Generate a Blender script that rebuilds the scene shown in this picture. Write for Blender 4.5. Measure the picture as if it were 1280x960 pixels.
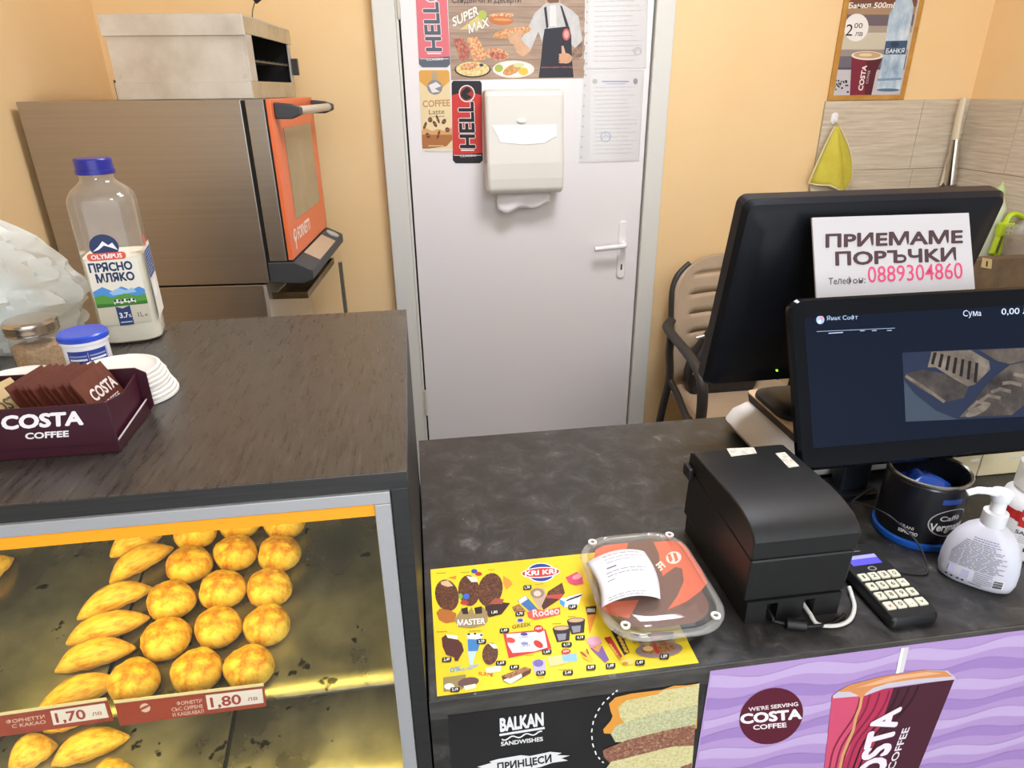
import bpy, bmesh, math, random
from mathutils import Vector, Matrix, noise
random.seed(7)
S = bpy.context.scene
COL = S.collection
for o in list(bpy.data.objects): bpy.data.objects.remove(o)

# ---------------------------------------------------------------- camera
CAMZ = 1.52
FPX = 830.64
PITCH, ROLL, YAW = math.radians(23.926), math.radians(-.634), math.radians(8.107)
def _w(v):
    c, s = math.cos(YAW), math.sin(YAW)
    return Vector((c*v[0]+s*v[1], -s*v[0]+c*v[1], v[2]))
_U = Vector((0, math.sin(PITCH), math.cos(PITCH))); _R = Vector((1, 0, 0))
CR = _w(_R*math.cos(ROLL)+_U*math.sin(ROLL)); CU = _w(_U*math.cos(ROLL)-_R*math.sin(ROLL))
CF = _w(Vector((0, math.cos(PITCH), -math.sin(PITCH))))
CP = Vector((0, 0, CAMZ))
cd = bpy.data.cameras.new('camera'); cam = bpy.data.objects.new('camera', cd); COL.objects.link(cam)
cam.matrix_world = Matrix(((CR.x, CU.x, -CF.x, 0), (CR.y, CU.y, -CF.y, 0), (CR.z, CU.z, -CF.z, CAMZ), (0, 0, 0, 1)))
cd.sensor_fit = 'HORIZONTAL'; cd.sensor_width = 36; cd.lens = FPX/1280*36; cd.clip_start = .02
S.camera = cam

# ---------------------------------------------------------------- world, exposure
W = bpy.data.worlds.new('world'); S.world = W; W.use_nodes = True
W.node_tree.nodes['Background'].inputs[0].default_value = (.90, .95, 1, 1)
W.node_tree.nodes['Background'].inputs[1].default_value = 2.2
S.view_settings.view_transform = 'Standard'; S.view_settings.look = 'None'
S.view_settings.exposure = 0.5; S.view_settings.gamma = 1; S.view_settings.use_curve_mapping = False
LAMP_POWER = 23.0          # ceiling panels
CASE_LIGHT = 38.0          # warm strip inside the pastry case

# ---------------------------------------------------------------- pixel -> place
def ray(x, y): return CR*((x-640)/FPX)-CU*((y-480)/FPX)+CF
def Pz(x, y, z): d = ray(x, y); return CP+d*((z-CAMZ)/d.z)
def Py(x, y, Y): d = ray(x, y); return CP+d*(Y/d.y)
def Pn(x, y, o, n): d = ray(x, y); return CP+d*((o-CP).dot(n)/d.dot(n))

# ---------------------------------------------------------------- materials
def lin(h):
    h = h.lstrip('#'); c = [int(h[i:i+2], 16)/255 for i in (0, 2, 4)]
    return tuple((v/12.92 if v <= .04045 else ((v+.055)/1.055)**2.4) for v in c)+(1,)
_M = {}
def mat(col, rough=.5, metal=0, emit=0, trans=0, alpha=1, spec=.5, ior=1.45, coat=0, sss=0):
    k = (col, rough, metal, emit, trans, alpha, spec, ior, coat, sss)
    if k in _M: return _M[k]
    m = bpy.data.materials.new('paint_'+col.strip('#')); m.use_nodes = True
    b = m.node_tree.nodes['Principled BSDF']; i = b.inputs
    i['Base Color'].default_value = lin(col); i['Roughness'].default_value = rough; i['Metallic'].default_value = metal
    i['Transmission Weight'].default_value = trans; i['Alpha'].default_value = alpha; i['IOR'].default_value = ior
    i['Specular IOR Level'].default_value = spec; i['Coat Weight'].default_value = coat
    if emit: i['Emission Color'].default_value = lin(col); i['Emission Strength'].default_value = emit
    if sss: i['Subsurface Weight'].default_value = sss; i['Subsurface Radius'].default_value = (.02, .012, .006)
    _M[k] = m; return m
def pm(name, ramp, scale=10, stretch=(1, 1, 1), rough=.5, metal=0, bump=0, detail=6, nrough=.6, spots=None, rvar=0, emit=0, bscale=None, rot=0, distort=0, spec=.5):
    """noise driven colour; ramp = [(pos, hex)...]; spots = (scale, threshold, hex) small flecks"""
    m = bpy.data.materials.new(name); m.use_nodes = True; nt = m.node_tree; N = nt.nodes; L = nt.links
    b = N['Principled BSDF']; tc = N.new('ShaderNodeTexCoord'); mp = N.new('ShaderNodeMapping'); mp.inputs['Scale'].default_value = stretch
    mp.inputs['Rotation'].default_value = (0, 0, rot)
    L.new(tc.outputs['Object'], mp.inputs[0])
    n = N.new('ShaderNodeTexNoise'); n.inputs['Scale'].default_value = scale; n.inputs['Detail'].default_value = detail; n.inputs['Roughness'].default_value = nrough
    n.inputs['Distortion'].default_value = distort
    L.new(mp.outputs[0], n.inputs['Vector'])
    r = N.new('ShaderNodeValToRGB'); e = r.color_ramp.elements
    while len(e) < len(ramp): e.new(.5)
    for el, (p, h) in zip(e, ramp): el.position = p; el.color = lin(h)
    L.new(n.outputs[0], r.inputs[0]); out = r.outputs[0]
    if spots:
        n2 = N.new('ShaderNodeTexNoise'); n2.inputs['Scale'].default_value = spots[0]; n2.inputs['Detail'].default_value = 3
        L.new(tc.outputs['Object'], n2.inputs['Vector'])
        r2 = N.new('ShaderNodeValToRGB'); r2.color_ramp.elements[0].position = spots[1]; r2.color_ramp.elements[1].position = spots[1]+.04
        L.new(n2.outputs[0], r2.inputs[0])
        mx = N.new('ShaderNodeMixRGB'); mx.inputs[2].default_value = lin(spots[2])
        L.new(r2.outputs[0], mx.inputs[0]); L.new(out, mx.inputs[1]); out = mx.outputs[0]
    L.new(out, b.inputs['Base Color'])
    if emit: L.new(out, b.inputs['Emission Color']); b.inputs['Emission Strength'].default_value = emit
    b.inputs['Roughness'].default_value = rough; b.inputs['Metallic'].default_value = metal; b.inputs['Specular IOR Level'].default_value = spec
    if rvar:
        mr = N.new('ShaderNodeMapRange'); mr.inputs['From Min'].default_value = .3; mr.inputs['From Max'].default_value = .7
        mr.inputs['To Min'].default_value = max(0, rough-rvar); mr.inputs['To Max'].default_value = min(1, rough+rvar)
        L.new(n.outputs[0], mr.inputs[0]); L.new(mr.outputs[0], b.inputs['Roughness'])
    if bump:
        bp = N.new('ShaderNodeBump'); bp.inputs['Strength'].default_value = bump; bp.inputs['Distance'].default_value = .01
        if bscale:
            n3 = N.new('ShaderNodeTexNoise'); n3.inputs['Scale'].default_value = bscale; L.new(tc.outputs['Object'], n3.inputs['Vector']); L.new(n3.outputs[0], bp.inputs['Height'])
        else: L.new(n.outputs[0], bp.inputs['Height'])
        L.new(bp.outputs[0], b.inputs['Normal'])
    return m
def clear(name, col='#ffffff', rough=.05, mixv=.9, gloss=1.0):
    """thin clear film: see-through, reflecting more at grazing angles, with a little body colour (1-mixv)"""
    m = bpy.data.materials.new(name); m.use_nodes = True; nt = m.node_tree; N = nt.nodes; L = nt.links
    t = N.new('ShaderNodeBsdfTransparent'); t.inputs[0].default_value = lin('#fbfbf9')
    d = N.new('ShaderNodeBsdfDiffuse'); d.inputs[0].default_value = lin(col)
    g = N.new('ShaderNodeBsdfGlossy'); g.inputs['Roughness'].default_value = rough; g.inputs[0].default_value = (gloss, gloss, gloss, 1)
    m1 = N.new('ShaderNodeMixShader'); m1.inputs[0].default_value = mixv; L.new(d.outputs[0], m1.inputs[1]); L.new(t.outputs[0], m1.inputs[2])
    lw = N.new('ShaderNodeLayerWeight'); lw.inputs[0].default_value = .5
    pw = N.new('ShaderNodeMath'); pw.operation = 'POWER'; pw.inputs[1].default_value = 4; L.new(lw.outputs['Facing'], pw.inputs[0])
    f = N.new('ShaderNodeMath'); f.operation = 'MULTIPLY_ADD'; f.inputs[1].default_value = .8; f.inputs[2].default_value = .035; L.new(pw.outputs[0], f.inputs[0])
    m2 = N.new('ShaderNodeMixShader'); L.new(f.outputs[0], m2.inputs[0]); L.new(m1.outputs[0], m2.inputs[1]); L.new(g.outputs[0], m2.inputs[2])
    L.new(m2.outputs[0], N['Material Output'].inputs[0]); return m

# ---------------------------------------------------------------- mesh helpers
class G:
    def __init__(s): s.V = []; s.F = []; s.I = []
    def add(s, V, F, mi=0):
        n = len(s.V); s.V += [Vector(v) for v in V]; s.F += [tuple(n+i for i in f) for f in F]; s.I += [mi]*len(F); return s
    def box(s, x0, x1, y0, y1, z0, z1, mi=0):
        return s.add([(x0, y0, z0), (x1, y0, z0), (x1, y1, z0), (x0, y1, z0), (x0, y0, z1), (x1, y0, z1), (x1, y1, z1), (x0, y1, z1)],
                     [(0, 3, 2, 1), (4, 5, 6, 7), (0, 1, 5, 4), (1, 2, 6, 5), (2, 3, 7, 6), (3, 0, 4, 7)], mi)
    def loft(s, rings, caps=(1, 1), closed=True, mi=0):
        n = len(rings[0]); V = [p for r in rings for p in r]; F = []
        for k in range(len(rings)-1):
            for i in range(n if closed else n-1):
                j = (i+1) % n; F.append((k*n+i, k*n+j, (k+1)*n+j, (k+1)*n+i))
        if caps[0]: F.append(tuple(reversed(range(n))))
        if caps[1]: F.append(tuple((len(rings)-1)*n+i for i in range(n)))
        return s.add(V, F, mi)
    def lathe(s, prof, c=(0, 0, 0), n=32, caps=(1, 1), sx=1, sy=1, mi=0):
        c = Vector(c)
        return s.loft([[c+Vector((r*sx*math.cos(2*math.pi*i/n), r*sy*math.sin(2*math.pi*i/n), z)) for i in range(n)] for r, z in prof], caps, mi=mi)
    def tube(s, path, r, n=8, caps=(1, 1), mi=0, flat=1):
        path = [Vector(p) for p in path]; rings = []; up = None
        for i, p in enumerate(path):
            t = (path[min(i+1, len(path)-1)]-path[max(i-1, 0)]).normalized()
            if up is None: up = Vector((0, 0, 1)) if abs(t.z) < .9 else Vector((1, 0, 0))
            a = t.cross(up).normalized(); b = a.cross(t).normalized(); up = b
            rr = r[i] if isinstance(r, (list, tuple)) else r
            rings.append([p+(a*math.cos(2*math.pi*k/n)+b*math.sin(2*math.pi*k/n)*flat)*rr for k in range(n)])
        return s.loft(rings, caps, mi=mi)
    def prism(s, pts, axis, a0, a1, mi=0):
        def f(u, v, a): return {'x': (a, u, v), 'y': (u, a, v), 'z': (u, v, a)}[axis]
        return s.loft([[Vector(f(u, v, a0)) for u, v in pts], [Vector(f(u, v, a1)) for u, v in pts]], mi=mi)
    def sheet(s, pts, nrm, t=.0006, mi=0):
        nrm = Vector(nrm).normalized(); return s.loft([[Vector(p) for p in pts], [Vector(p)+nrm*t for p in pts]], mi=mi)
    def xf(s, M): s.V = [M @ v for v in s.V]; return s
def smoothpath(pts, n=6):
    P = [Vector(p) for p in pts]; out = []
    for i in range(len(P)-1):
        a, b, c, d = P[max(i-1, 0)], P[i], P[i+1], P[min(i+2, len(P)-1)]
        for k in range(n):
            t = k/n; out.append(.5*((2*b)+(c-a)*t+(2*a-5*b+4*c-d)*t*t+(3*b-a-3*c+d)*t**3))
    return out+[P[-1]]
def rrect(cx, cy, hx, hy, r, n=5):
    out = []
    for sx, sy, a0 in ((1, 1, 0), (-1, 1, 90), (-1, -1, 180), (1, -1, 270)):
        for k in range(n+1):
            a = math.radians(a0+90*k/n); out.append((cx+sx*(hx-r)+r*math.cos(a), cy+sy*(hy-r)+r*math.sin(a)))
    return out
WL = {}
def tag(o, label=None, cat=None, group=None, kind=None):
    for k, v in (('label', label), ('category', cat), ('group', group), ('kind', kind)):
        if v: o[k] = v
    return o
def thing(name, label, cat, loc, group=None):
    o = bpy.data.objects.new(name, None); COL.objects.link(o); o.location = loc; o.empty_display_size = .05
    WL[o.name] = Vector(loc); return tag(o, label, cat, group)
def mk(name, g, mats, parent=None, label=None, cat=None, group=None, kind=None, smooth=None, bevel=0, local=False, seg=2):
    me = bpy.data.meshes.new(name)
    if parent: off = WL[parent.name]
    elif local: off = Vector((0, 0, 0))
    else:
        xs, ys, zs = zip(*g.V); off = Vector(((min(xs)+max(xs))/2, (min(ys)+max(ys))/2, min(zs)))
    me.from_pydata([v-off for v in g.V], [], g.F)
    for m in (mats if isinstance(mats, (list, tuple)) else [mats]): me.materials.append(m)
    me.polygons.foreach_set('material_index', g.I)
    bm = bmesh.new(); bm.from_mesh(me); bmesh.ops.recalc_face_normals(bm, faces=bm.faces) if not getattr(g, 'flat', 0) else None; bm.to_mesh(me); bm.free()
    if smooth:
        me.polygons.foreach_set('use_smooth', [True]*len(me.polygons)); me.set_sharp_from_angle(angle=math.radians(smooth))
    me.update()
    o = bpy.data.objects.new(name, me); COL.objects.link(o)
    if parent: o.parent = parent
    else: o.location = off
    WL[o.name] = off
    if bevel:
        b = o.modifiers.new('edge_softening', 'BEVEL'); b.width = bevel; b.segments = seg; b.limit_method = 'ANGLE'; b.angle_limit = math.radians(40)
    return tag(o, label, cat, group, kind)
def dup(o, loc, rot=None, label=None, scale=None):
    c = o.copy(); COL.objects.link(c); c.location = loc
    if rot: c.rotation_euler = rot
    if scale: c.scale = scale
    if label: c['label'] = label
    for ch in o.children:
        d = ch.copy(); COL.objects.link(d); d.parent = c
    return c

# ---------------------------------------------------------------- flat print
_T = {}
LOOKALIKE = str.maketrans('аеосрхСОАЕКТНРВM', 'aeocpxCOAEKTHPBМ')   # same shapes, cleaner outlines
def textmesh(s, bold=0, extra=0):
    """flat letters; x runs 0..1 over the line, y is 1 at capital height; weight is added by shifted copies"""
    s = s.translate(LOOKALIKE); k = (s, bold, extra)
    if k in _T: return _T[k]
    b = (s,)
    if b not in _T:
        tries = []                                            # some glyphs fill badly at some settings: keep the median one
        for res, off in ((2, .002), (3, 0), (3, .002), (3, .004), (4, -.002), (4, .002), (5, .004), (6, 0), (6, .003), (8, .004), (8, -.002)):
            cu = bpy.data.curves.new('t', 'FONT'); cu.body = s; cu.fill_mode = 'FRONT'; cu.resolution_u = res; cu.offset = off
            ob = bpy.data.objects.new('t', cu); me = bpy.data.meshes.new_from_object(ob)
            tries.append((sum(q.area for q in me.polygons), len(tries), [v.co.copy() for v in me.vertices], [tuple(q.vertices) for q in me.polygons]))
            bpy.data.objects.remove(ob); bpy.data.curves.remove(cu); bpy.data.meshes.remove(me)
        tries.sort(key=lambda q: q[:2]); V, F = tries[len(tries)//2][2:]
        _T[b] = (V, F)
    V0, F0 = _T[b]; x0 = min(v.x for v in V0); x1 = max(v.x for v in V0); q = bold+extra
    offs = [(0, 0)]
    if q: offs += [(q, 0), (-q, 0), (0, q), (0, -q)]
    if q > .025: offs += [(q*.7, q*.7), (-q*.7, q*.7), (q*.7, -q*.7), (-q*.7, -q*.7)]
    V, F = [], []
    for i_, (dx, dy) in enumerate(offs):
        n = len(V); V += [((v.x+dx-x0)/(x1-x0), (v.y+dy)/.72, i_*8e-6) for v in V0]; F += [tuple(n+i for i in f) for f in F0]
    _T[k] = (V, F); return _T[k]
class PR:
    def __init__(s, mapfn, nrm): s.m = mapfn; s.n = Vector(nrm).normalized(); s.g = G(); s.mats = []; s.o = (0, 0, 1); s.cnt = 0; s.g.flat = 1
    def crop(s, ox, oy, k): s.o = (ox, oy, k); return s
    def mi(s, c):
        m = mat(c, .55) if isinstance(c, str) else c
        if m not in s.mats: s.mats.append(m)
        return s.mats.index(m)
    def w(s, p, layer): return s.m(s.o[0]+p[0]/s.o[2], s.o[1]+p[1]/s.o[2])+s.n*(.0002+layer*.00009+s.cnt*3e-6)
    def _face(s, V, F, c):
        if F:
            f = F[0]; a, b, d = V[f[0]], V[f[1]], V[f[2]]
            nn = Vector((0, 0, 0))
            for i in range(len(f)): nn += V[f[i]].cross(V[f[(i+1) % len(f)]])
            if nn.dot(s.n) < 0: F = [tuple(reversed(q)) for q in F]
        s.g.add(V, F, s.mi(c)); s.cnt += 1; return s
    def poly(s, pts, c, layer=1): return s._face([s.w(p, layer) for p in pts], [tuple(range(len(pts)))], c)
    def rect(s, x0, y0, x1, y1, c, layer=1): return s.poly([(x0, y0), (x1, y0), (x1, y1), (x0, y1)], c, layer)
    def ell(s, cx, cy, rx, ry, c, layer=1, rot=0, n=20):
        a = math.radians(rot); ca, sa = math.cos(a), math.sin(a); P = []
        for i in range(n):
            u, v = rx*math.cos(2*math.pi*i/n), ry*math.sin(2*math.pi*i/n); P.append((cx+u*ca-v*sa, cy+u*sa+v*ca))
        return s.poly(P, c, layer)
    def stroke(s, pts, wd, c, layer=2, closed=False):
        if closed: pts = list(pts)+[pts[0]]
        L, R = [], []
        for i, p in enumerate(pts):
            a = pts[max(i-1, 0)]; b = pts[min(i+1, len(pts)-1)]
            dx, dy = b[0]-a[0], b[1]-a[1]; l = math.hypot(dx, dy) or 1; nx, ny = -dy/l*wd/2, dx/l*wd/2
            L.append((p[0]+nx, p[1]+ny)); R.append((p[0]-nx, p[1]-ny))
        V = [s.w(p, layer) for p in L]+[s.w(p, layer) for p in R]; n = len(pts)
        return s._face(V, [(i, i+1, n+i+1, n+i) for i in range(n-1)], c)
    def text(s, t, p0, p1, top, c, layer=3, bold=.01, outline=None, ow=.03):
        """baseline left p0, baseline right p1, top of the capitals above p0"""
        def put(V2, F, col, ly):
            V = [s.w((p0[0]+x*(p1[0]-p0[0])+y*(top[0]-p0[0]), p0[1]+x*(p1[1]-p0[1])+y*(top[1]-p0[1])), ly)+s.n*h for x, y, h in V2]
            s._face(V, F, col)
        if outline: put(*textmesh(t, bold, ow), outline, layer-1)
        put(*textmesh(t, bold), c, layer); return s
    def scribble(s, x0, y0, x1, y1, rows, c, layer=2, fill=.45, dx=0, dy=0):
        """rows of tiny unreadable print, as short dashes"""
        for k in range(rows):
            y = y0+(y1-y0)*k/max(1, rows-1); x = x0+dx*k
            h = abs(y1-y0)/max(1, rows-1)*fill if rows > 1 else fill
            e = x1+dx*k-random.random()*.25*(x1-x0)
            while x < e:
                l = (x1-x0)*random.uniform(.06, .2); a = min(x+l, e)
                ya = y+dy*(x-x0)/(x1-x0); yb = y+dy*(a-x0)/(x1-x0)
                s.poly([(x, ya), (a, yb), (a, yb+h), (x, ya+h)], c, layer); x = a+(x1-x0)*.025
        return s
    def done(s, parent, name='print'):
        return mk(name, s.g, s.mats, parent)

# ================================================================ THE ROOM
ZR, ZL, YF, YBR, YBL = .92, 1.2074, .522, 1.11, 1.01       # counter heights, common front, backs
D, XL, XR, ZC = 2.46, -.92, 2.12, 2.7
Y0 = -2.2
PAINT = pm('warm_yellow_wall_paint', [(.3, '#f0cb92'), (.7, '#f3d19c')], 3, rough=.75, bump=.03, bscale=220)
TILE = [pm('wood_look_tile_a', [(.3, '#b5a48c'), (.5, '#c9b9a0'), (.7, '#d8cab3')], 6, (1.2, 1.2, 26), rough=.35, detail=8),
        pm('wood_look_tile_b', [(.3, '#bbaa92'), (.5, '#cdbea6'), (.7, '#dccfb9')], 6, (1.4, 1.4, 29), rough=.35, detail=8)]
GROUT = mat('#a89880', .9)
FLOORM = pm('floor_tile', [(.3, '#4c4b49'), (.7, '#5c5a57')], 6, rough=.4)
mk('floor', G().box(XL, XR, Y0, D, -.05, 0), FLOORM, kind='structure')
mk('ceiling', G().box(XL, XR, Y0, D, ZC, ZC+.05), mat('#efece4', .8), kind='structure')
wb = mk('wall_back', G().box(XL-.1, XR+.1, D, D+.1, 0, ZC), PAINT, kind='structure')
wl = mk('wall_left', G().box(XL-.1, XL, .3, D, 0, ZC), PAINT, kind='structure')
GREYW = mat('#85878a', .8)                                     # customers' side of the shop
mk('customer_side_wall', G().box(XL-.1, XL, Y0, .2995, 0, ZC), GREYW, wl)
wr = mk('wall_right', G().box(XR, XR+.1, .3, D, 0, ZC), PAINT, kind='structure')
mk('customer_side_wall', G().box(XR, XR+.1, Y0, .2995, 0, ZC), GREYW, wr)
# tiled splash-back, every tile its own piece
TTOP = Py(1170, 124, D).z; TX0 = Py(1027, 150, D).x
mk('grout_bed', G().box(TX0, XR, D-.006, D, .8, TTOP-.001), GROUT, wb)
ROW = Py(1110, 124.5, D).z-Py(1110, 211, D).z
x_joint = Py(1148, 150, D).x
r = 0; z = TTOP
while z > .85:
    z0 = max(z-ROW, .8); xs = [TX0]
    x = x_joint-.6 if r % 2 == 0 else Py(1135, 230, D).x-.6
    while x < XR-.02:
        if x > TX0+.02: xs.append(x)
        x += .6
    xs.append(XR-.001)
    for a, b in zip(xs, xs[1:]):
        mk('tile', G().box(a+.001, b-.001, D-.009, D-.001, z0+.0012, z-.0012), TILE[(r+len(xs)) % 2], wb, bevel=.0008)
    z = z0; r += 1
mk('grout_bed', G().box(XR-.006, XR, .9, D-.009, .8, TTOP-.001), GROUT, wr)
r = 0; z = TTOP
while z > .85:
    z0 = max(z-ROW, .8); y = D-.009; k = 0
    first = .24 if r % 2 == 0 else .5
    while y > 1.0:
        y1 = y-(first if k == 0 else .6)
        mk('tile', G().box(XR-.009, XR-.001, max(y1, .9)+.001, y-.001, z0+.0012, z-.0012), TILE[(r+k) % 2], wr, bevel=.0008)
        y = y1; k += 1
    z = z0; r += 1
# ceiling lamps
for x, y, lab in ((.62, 1.2, 'square white ceiling light panel over the counters'), (.3, -1.1, 'square white ceiling light panel over the customers')):
    t = thing('ceiling_light', lab, 'ceiling light', (x, y, ZC-.03), 'ceiling light panels')
    mk('frame', G().box(x-.31, x+.31, y-.31, y+.31, ZC-.03, ZC), mat('#f4f4f2', .4), t)
    mk('diffuser', G().box(x-.29, x+.29, y-.29, y+.29, ZC-.034, ZC-.0305), mat('#f1f4ff', .5, emit=LAMP_POWER), t)

# ---------------------------------------------------------------- door
WHITE = mat('#ebe6e3', .32); FRAMEM = mat('#dcdad0', .35)
xa, xb, xc, xd = Py(485, 250, D).x, Py(515, 250, D).x, Py(799, 250, D).x, Py(821, 250, D).x
DT = 2.08
def struct(name): o = thing(name, None, None, ((xb+xc)/2, D, 0)); o['kind'] = 'structure'; return o
dr = struct('door_1')
YD = D-.03                                                   # front of the leaf
mk('door_leaf', G().box(xb+.003, xc-.003, YD, D-.001, .01, DT), WHITE, dr, bevel=.002)
mk('frame_post', G().box(xa, xb-.012, D-.045, D-.001, 0, DT+.06), FRAMEM, dr, bevel=.004)
mk('frame_post', G().box(xc+.003, xd, D-.045, D-.001, 0, DT+.06), FRAMEM, dr, bevel=.004)
mk('frame_bead', G().box(xb-.0115, xb-.003, D-.038, D-.001, 0, DT+.01), FRAMEM, dr, bevel=.002)
mk('frame_head', G().box(xa, xd, D-.0455, D-.001, DT+.004, DT+.07), FRAMEM, dr, bevel=.004)
mk('door_gap', G().box(xb-.0029, xb+.0029, D-.012, D-.001, 0, DT), mat('#2b2924', .9), dr)
mk('door_gap', G().box(xc-.0029, xc+.0029, D-.012, D-.001, 0, DT), mat('#55524a', .9), dr)
for (y0, y1) in ((488, 517), (-14, 23)):
    z0, z1 = Py(533, y1, YD).z, Py(533, y0, YD).z
    h = G(); hx = xb-.001
    h.lathe([(.0065, z0), (.0065, z1)], (hx, YD-.008, 0), 12); h.lathe([(.004, z0-.004), (.004, z1+.004)], (hx, YD-.008, 0), 10)
    mk('hinge', h, mat('#cfcab8', .35), dr, smooth=40)
hp = Py(777, 312, YD); zt, zb = Py(777, 276, YD).z, Py(777, 347, YD).z
g = G(); g.loft([[Vector((x, YD-d, zz)) for x, zz in rrect(hp.x, (zt+zb)/2, .0165-e, (zt-zb)/2-e, .0155-e)] for d, e in ((0, 0), (.006, 0), (.009, .003))])
pl = mk('handle_plate', g, mat('#f0ecea', .25), dr, smooth=35)
hz = Py(777, 304, YD).z; hx1 = Py(744, 309, YD-.05).x
g = G(); g.tube(smoothpath([(hp.x, YD-.008, hz), (hp.x, YD-.04, hz), (hp.x-.012, YD-.05, hz), (hp.x-.05, YD-.05, hz-.003), (hx1, YD-.048, hz-.008)]), .009, 10)
mk('lever', g, mat('#f2eeec', .22), pl, smooth=50)
kz = Py(777, 333, YD).z
mk('keyhole', G().box(hp.x-.0028, hp.x+.0028, YD-.0096, YD-.0085, kz-.011, kz+.011), mat('#15130f', .6), pl)

# ================================================================ LEFT COUNTER with the pastry case
LAMW = pm('dark_wood_laminate', [(.25, '#2b2723'), (.45, '#39342f'), (.6, '#47413b'), (.85, '#746c61')], 26, (8, .8, 8), rough=.3, rvar=.07, detail=9, bump=.06, nrough=.7, spec=.75, rot=math.radians(-14))
BLACKL = pm('black_laminate', [(.3, '#1d1c1b'), (.7, '#2b2a28')], 6, (2, 2, 30), rough=.45)
SILVER = mat('#b4b3b2', .38, .35)
LX1 = -.0217; LX0 = XL+.003
pc = thing('pastry_display_counter', 'tall dark wood-topped counter with a lit glass pastry case', 'counter', (-.45, .77, 0))
mk('worktop', G().box(LX0, LX1, YF+.001, YBL, ZL-.0165, ZL), LAMW, pc, bevel=.0012)
mk('edge_band', G().box(LX0, LX1, YF-.0006, YF+.0009, ZL-.0168, ZL-.0008), pm('black_edge', [(.3, '#1f1e1d'), (.7, '#33312e')], 8, (1, 1, 60), rough=.4), pc)
post0 = Py(485.6, 611, YF).x
mk('side_panel', G().box(post0+.0015, LX1, YF, YBL-.002, .0, ZL-.0172), BLACKL, pc, bevel=.0008)
mk('side_panel', G().box(LX0, LX0+.018, YF, YBL-.002, .0, ZL-.0172), BLACKL, pc)
mk('back_panel', G().box(LX0+.0185, post0+.001, YBL-.02, YBL-.002, .3, ZL-.0172), mat('#8b8a84', .4, .3), pc)
mk('base_panel', G().box(LX0+.0185, post0+.001, YF, YBL-.0205, .0, .48), BLACKL, pc)
ztop = ZL-.0172
in_x = Py(468, 628, YF).x; in_z = Py(468, 628, YF).z
mk('frame_rail', G().box(LX0+.0185, post0+.001, YF-.004, YF+.012, in_z, ztop), SILVER, pc, bevel=.0008)
mk('frame_stile', G().box(in_x, post0+.001, YF-.0042, YF+.0118, .4805, in_z-.0003), SILVER, pc, bevel=.0008)
mk('frame_sill', G().box(LX0+.0185, in_x-.0004, YF-.004, YF+.012, .4805, .50), SILVER, pc, bevel=.0008)
oz = Py(470, 645, YF).z
mk('orange_strip', G().box(LX0+.019, in_x-.0005, YF+.0005, YF+.002, oz, in_z-.0005), mat('#ffa51e', .4), pc)
mk('glass_pane', G().box(LX0+.019, in_x-.0005, YF+.004, YF+.008, .5005, in_z-.0005), clear('case_glass', '#fbfdf8', .02, .995), pc)
mk('light_strip', G().box(LX0+.05, in_x-.01, YF+.02, YF+.032, ztop-.02, ztop-.006), mat('#ffe770', .5, emit=CASE_LIGHT), pc)
STEEL_IN = pm('scuffed_steel', [(.3, '#5d5a4c'), (.5, '#87847a'), (.7, '#aaa79c')], 7, (1, 1, 1), rough=.3, metal=.85, rvar=.14, spots=(38, .66, '#2f2c20'), bump=.05, bscale=40)
mk('inner_side', G().box(post0-.0085, post0-.004, YF+.0135, YBL-.021, .4805, ztop-.001), STEEL_IN, pc)
# trays: sloped, lip rolling over at the front
SL = .27
TF = .605
def tray_z(y, low=0): return CAMZ-.655+SL*(y-.6)-low
def tray(x0, x1, low, lab, ya=TF):
    prof = [(ya, -.007), (ya, -.004), (ya+.006, -.001), (ya+.02, 0)] + [(ya+.02+(.945-ya-.02)*k/8, 0) for k in range(1, 9)] + [(.952, .012)]
    top = [(y, tray_z(y, low)+d) for y, d in prof]; bot = [(y+.0012, zz-.0012) for y, zz in reversed(top)]
    mk('baking_tray', G().prism(top+bot, 'x', x0, x1), STEEL_IN, None, lab, 'tray', 'trays in the pastry case', smooth=35)
xdiv = -.402
tray(xdiv+.002, post0-.0095, 0, 'scuffed steel tray on the upper shelf carrying rows of round pastries')
tray(LX0+.02, xdiv-.002, 0, 'scuffed steel tray on the upper shelf carrying the slanting spindle pastries')
LOW = .185
xd2 = -.30
tray(xd2+.003, post0-.0095, LOW, 'empty scuffed steel tray on the lower shelf at the right', .58)
tray(LX0+.02, xd2-.003, LOW, 'scuffed steel tray on the lower shelf holding pastries', .58)
for low, ya in ((0, .612), (LOW, .59)):
    mk('shelf', G().prism([(ya, tray_z(ya, low)-.0085), (.96, tray_z(.96, low)-.0085), (.96, tray_z(.96, low)-.016), (ya, tray_z(ya, low)-.014)], 'x', LX0+.019, post0-.0092), mat('#2a2820', .5, .4), pc)
zs2 = tray_z(.63)-.017
mk('light_strip', G().box(LX0+.05, in_x-.01, .622, .634, zs2-.010, zs2-.001), mat('#ffe47a', .5, emit=CASE_LIGHT*.6), pc)  # added unseen lamp under the upper shelf, brightens the lower trays

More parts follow.
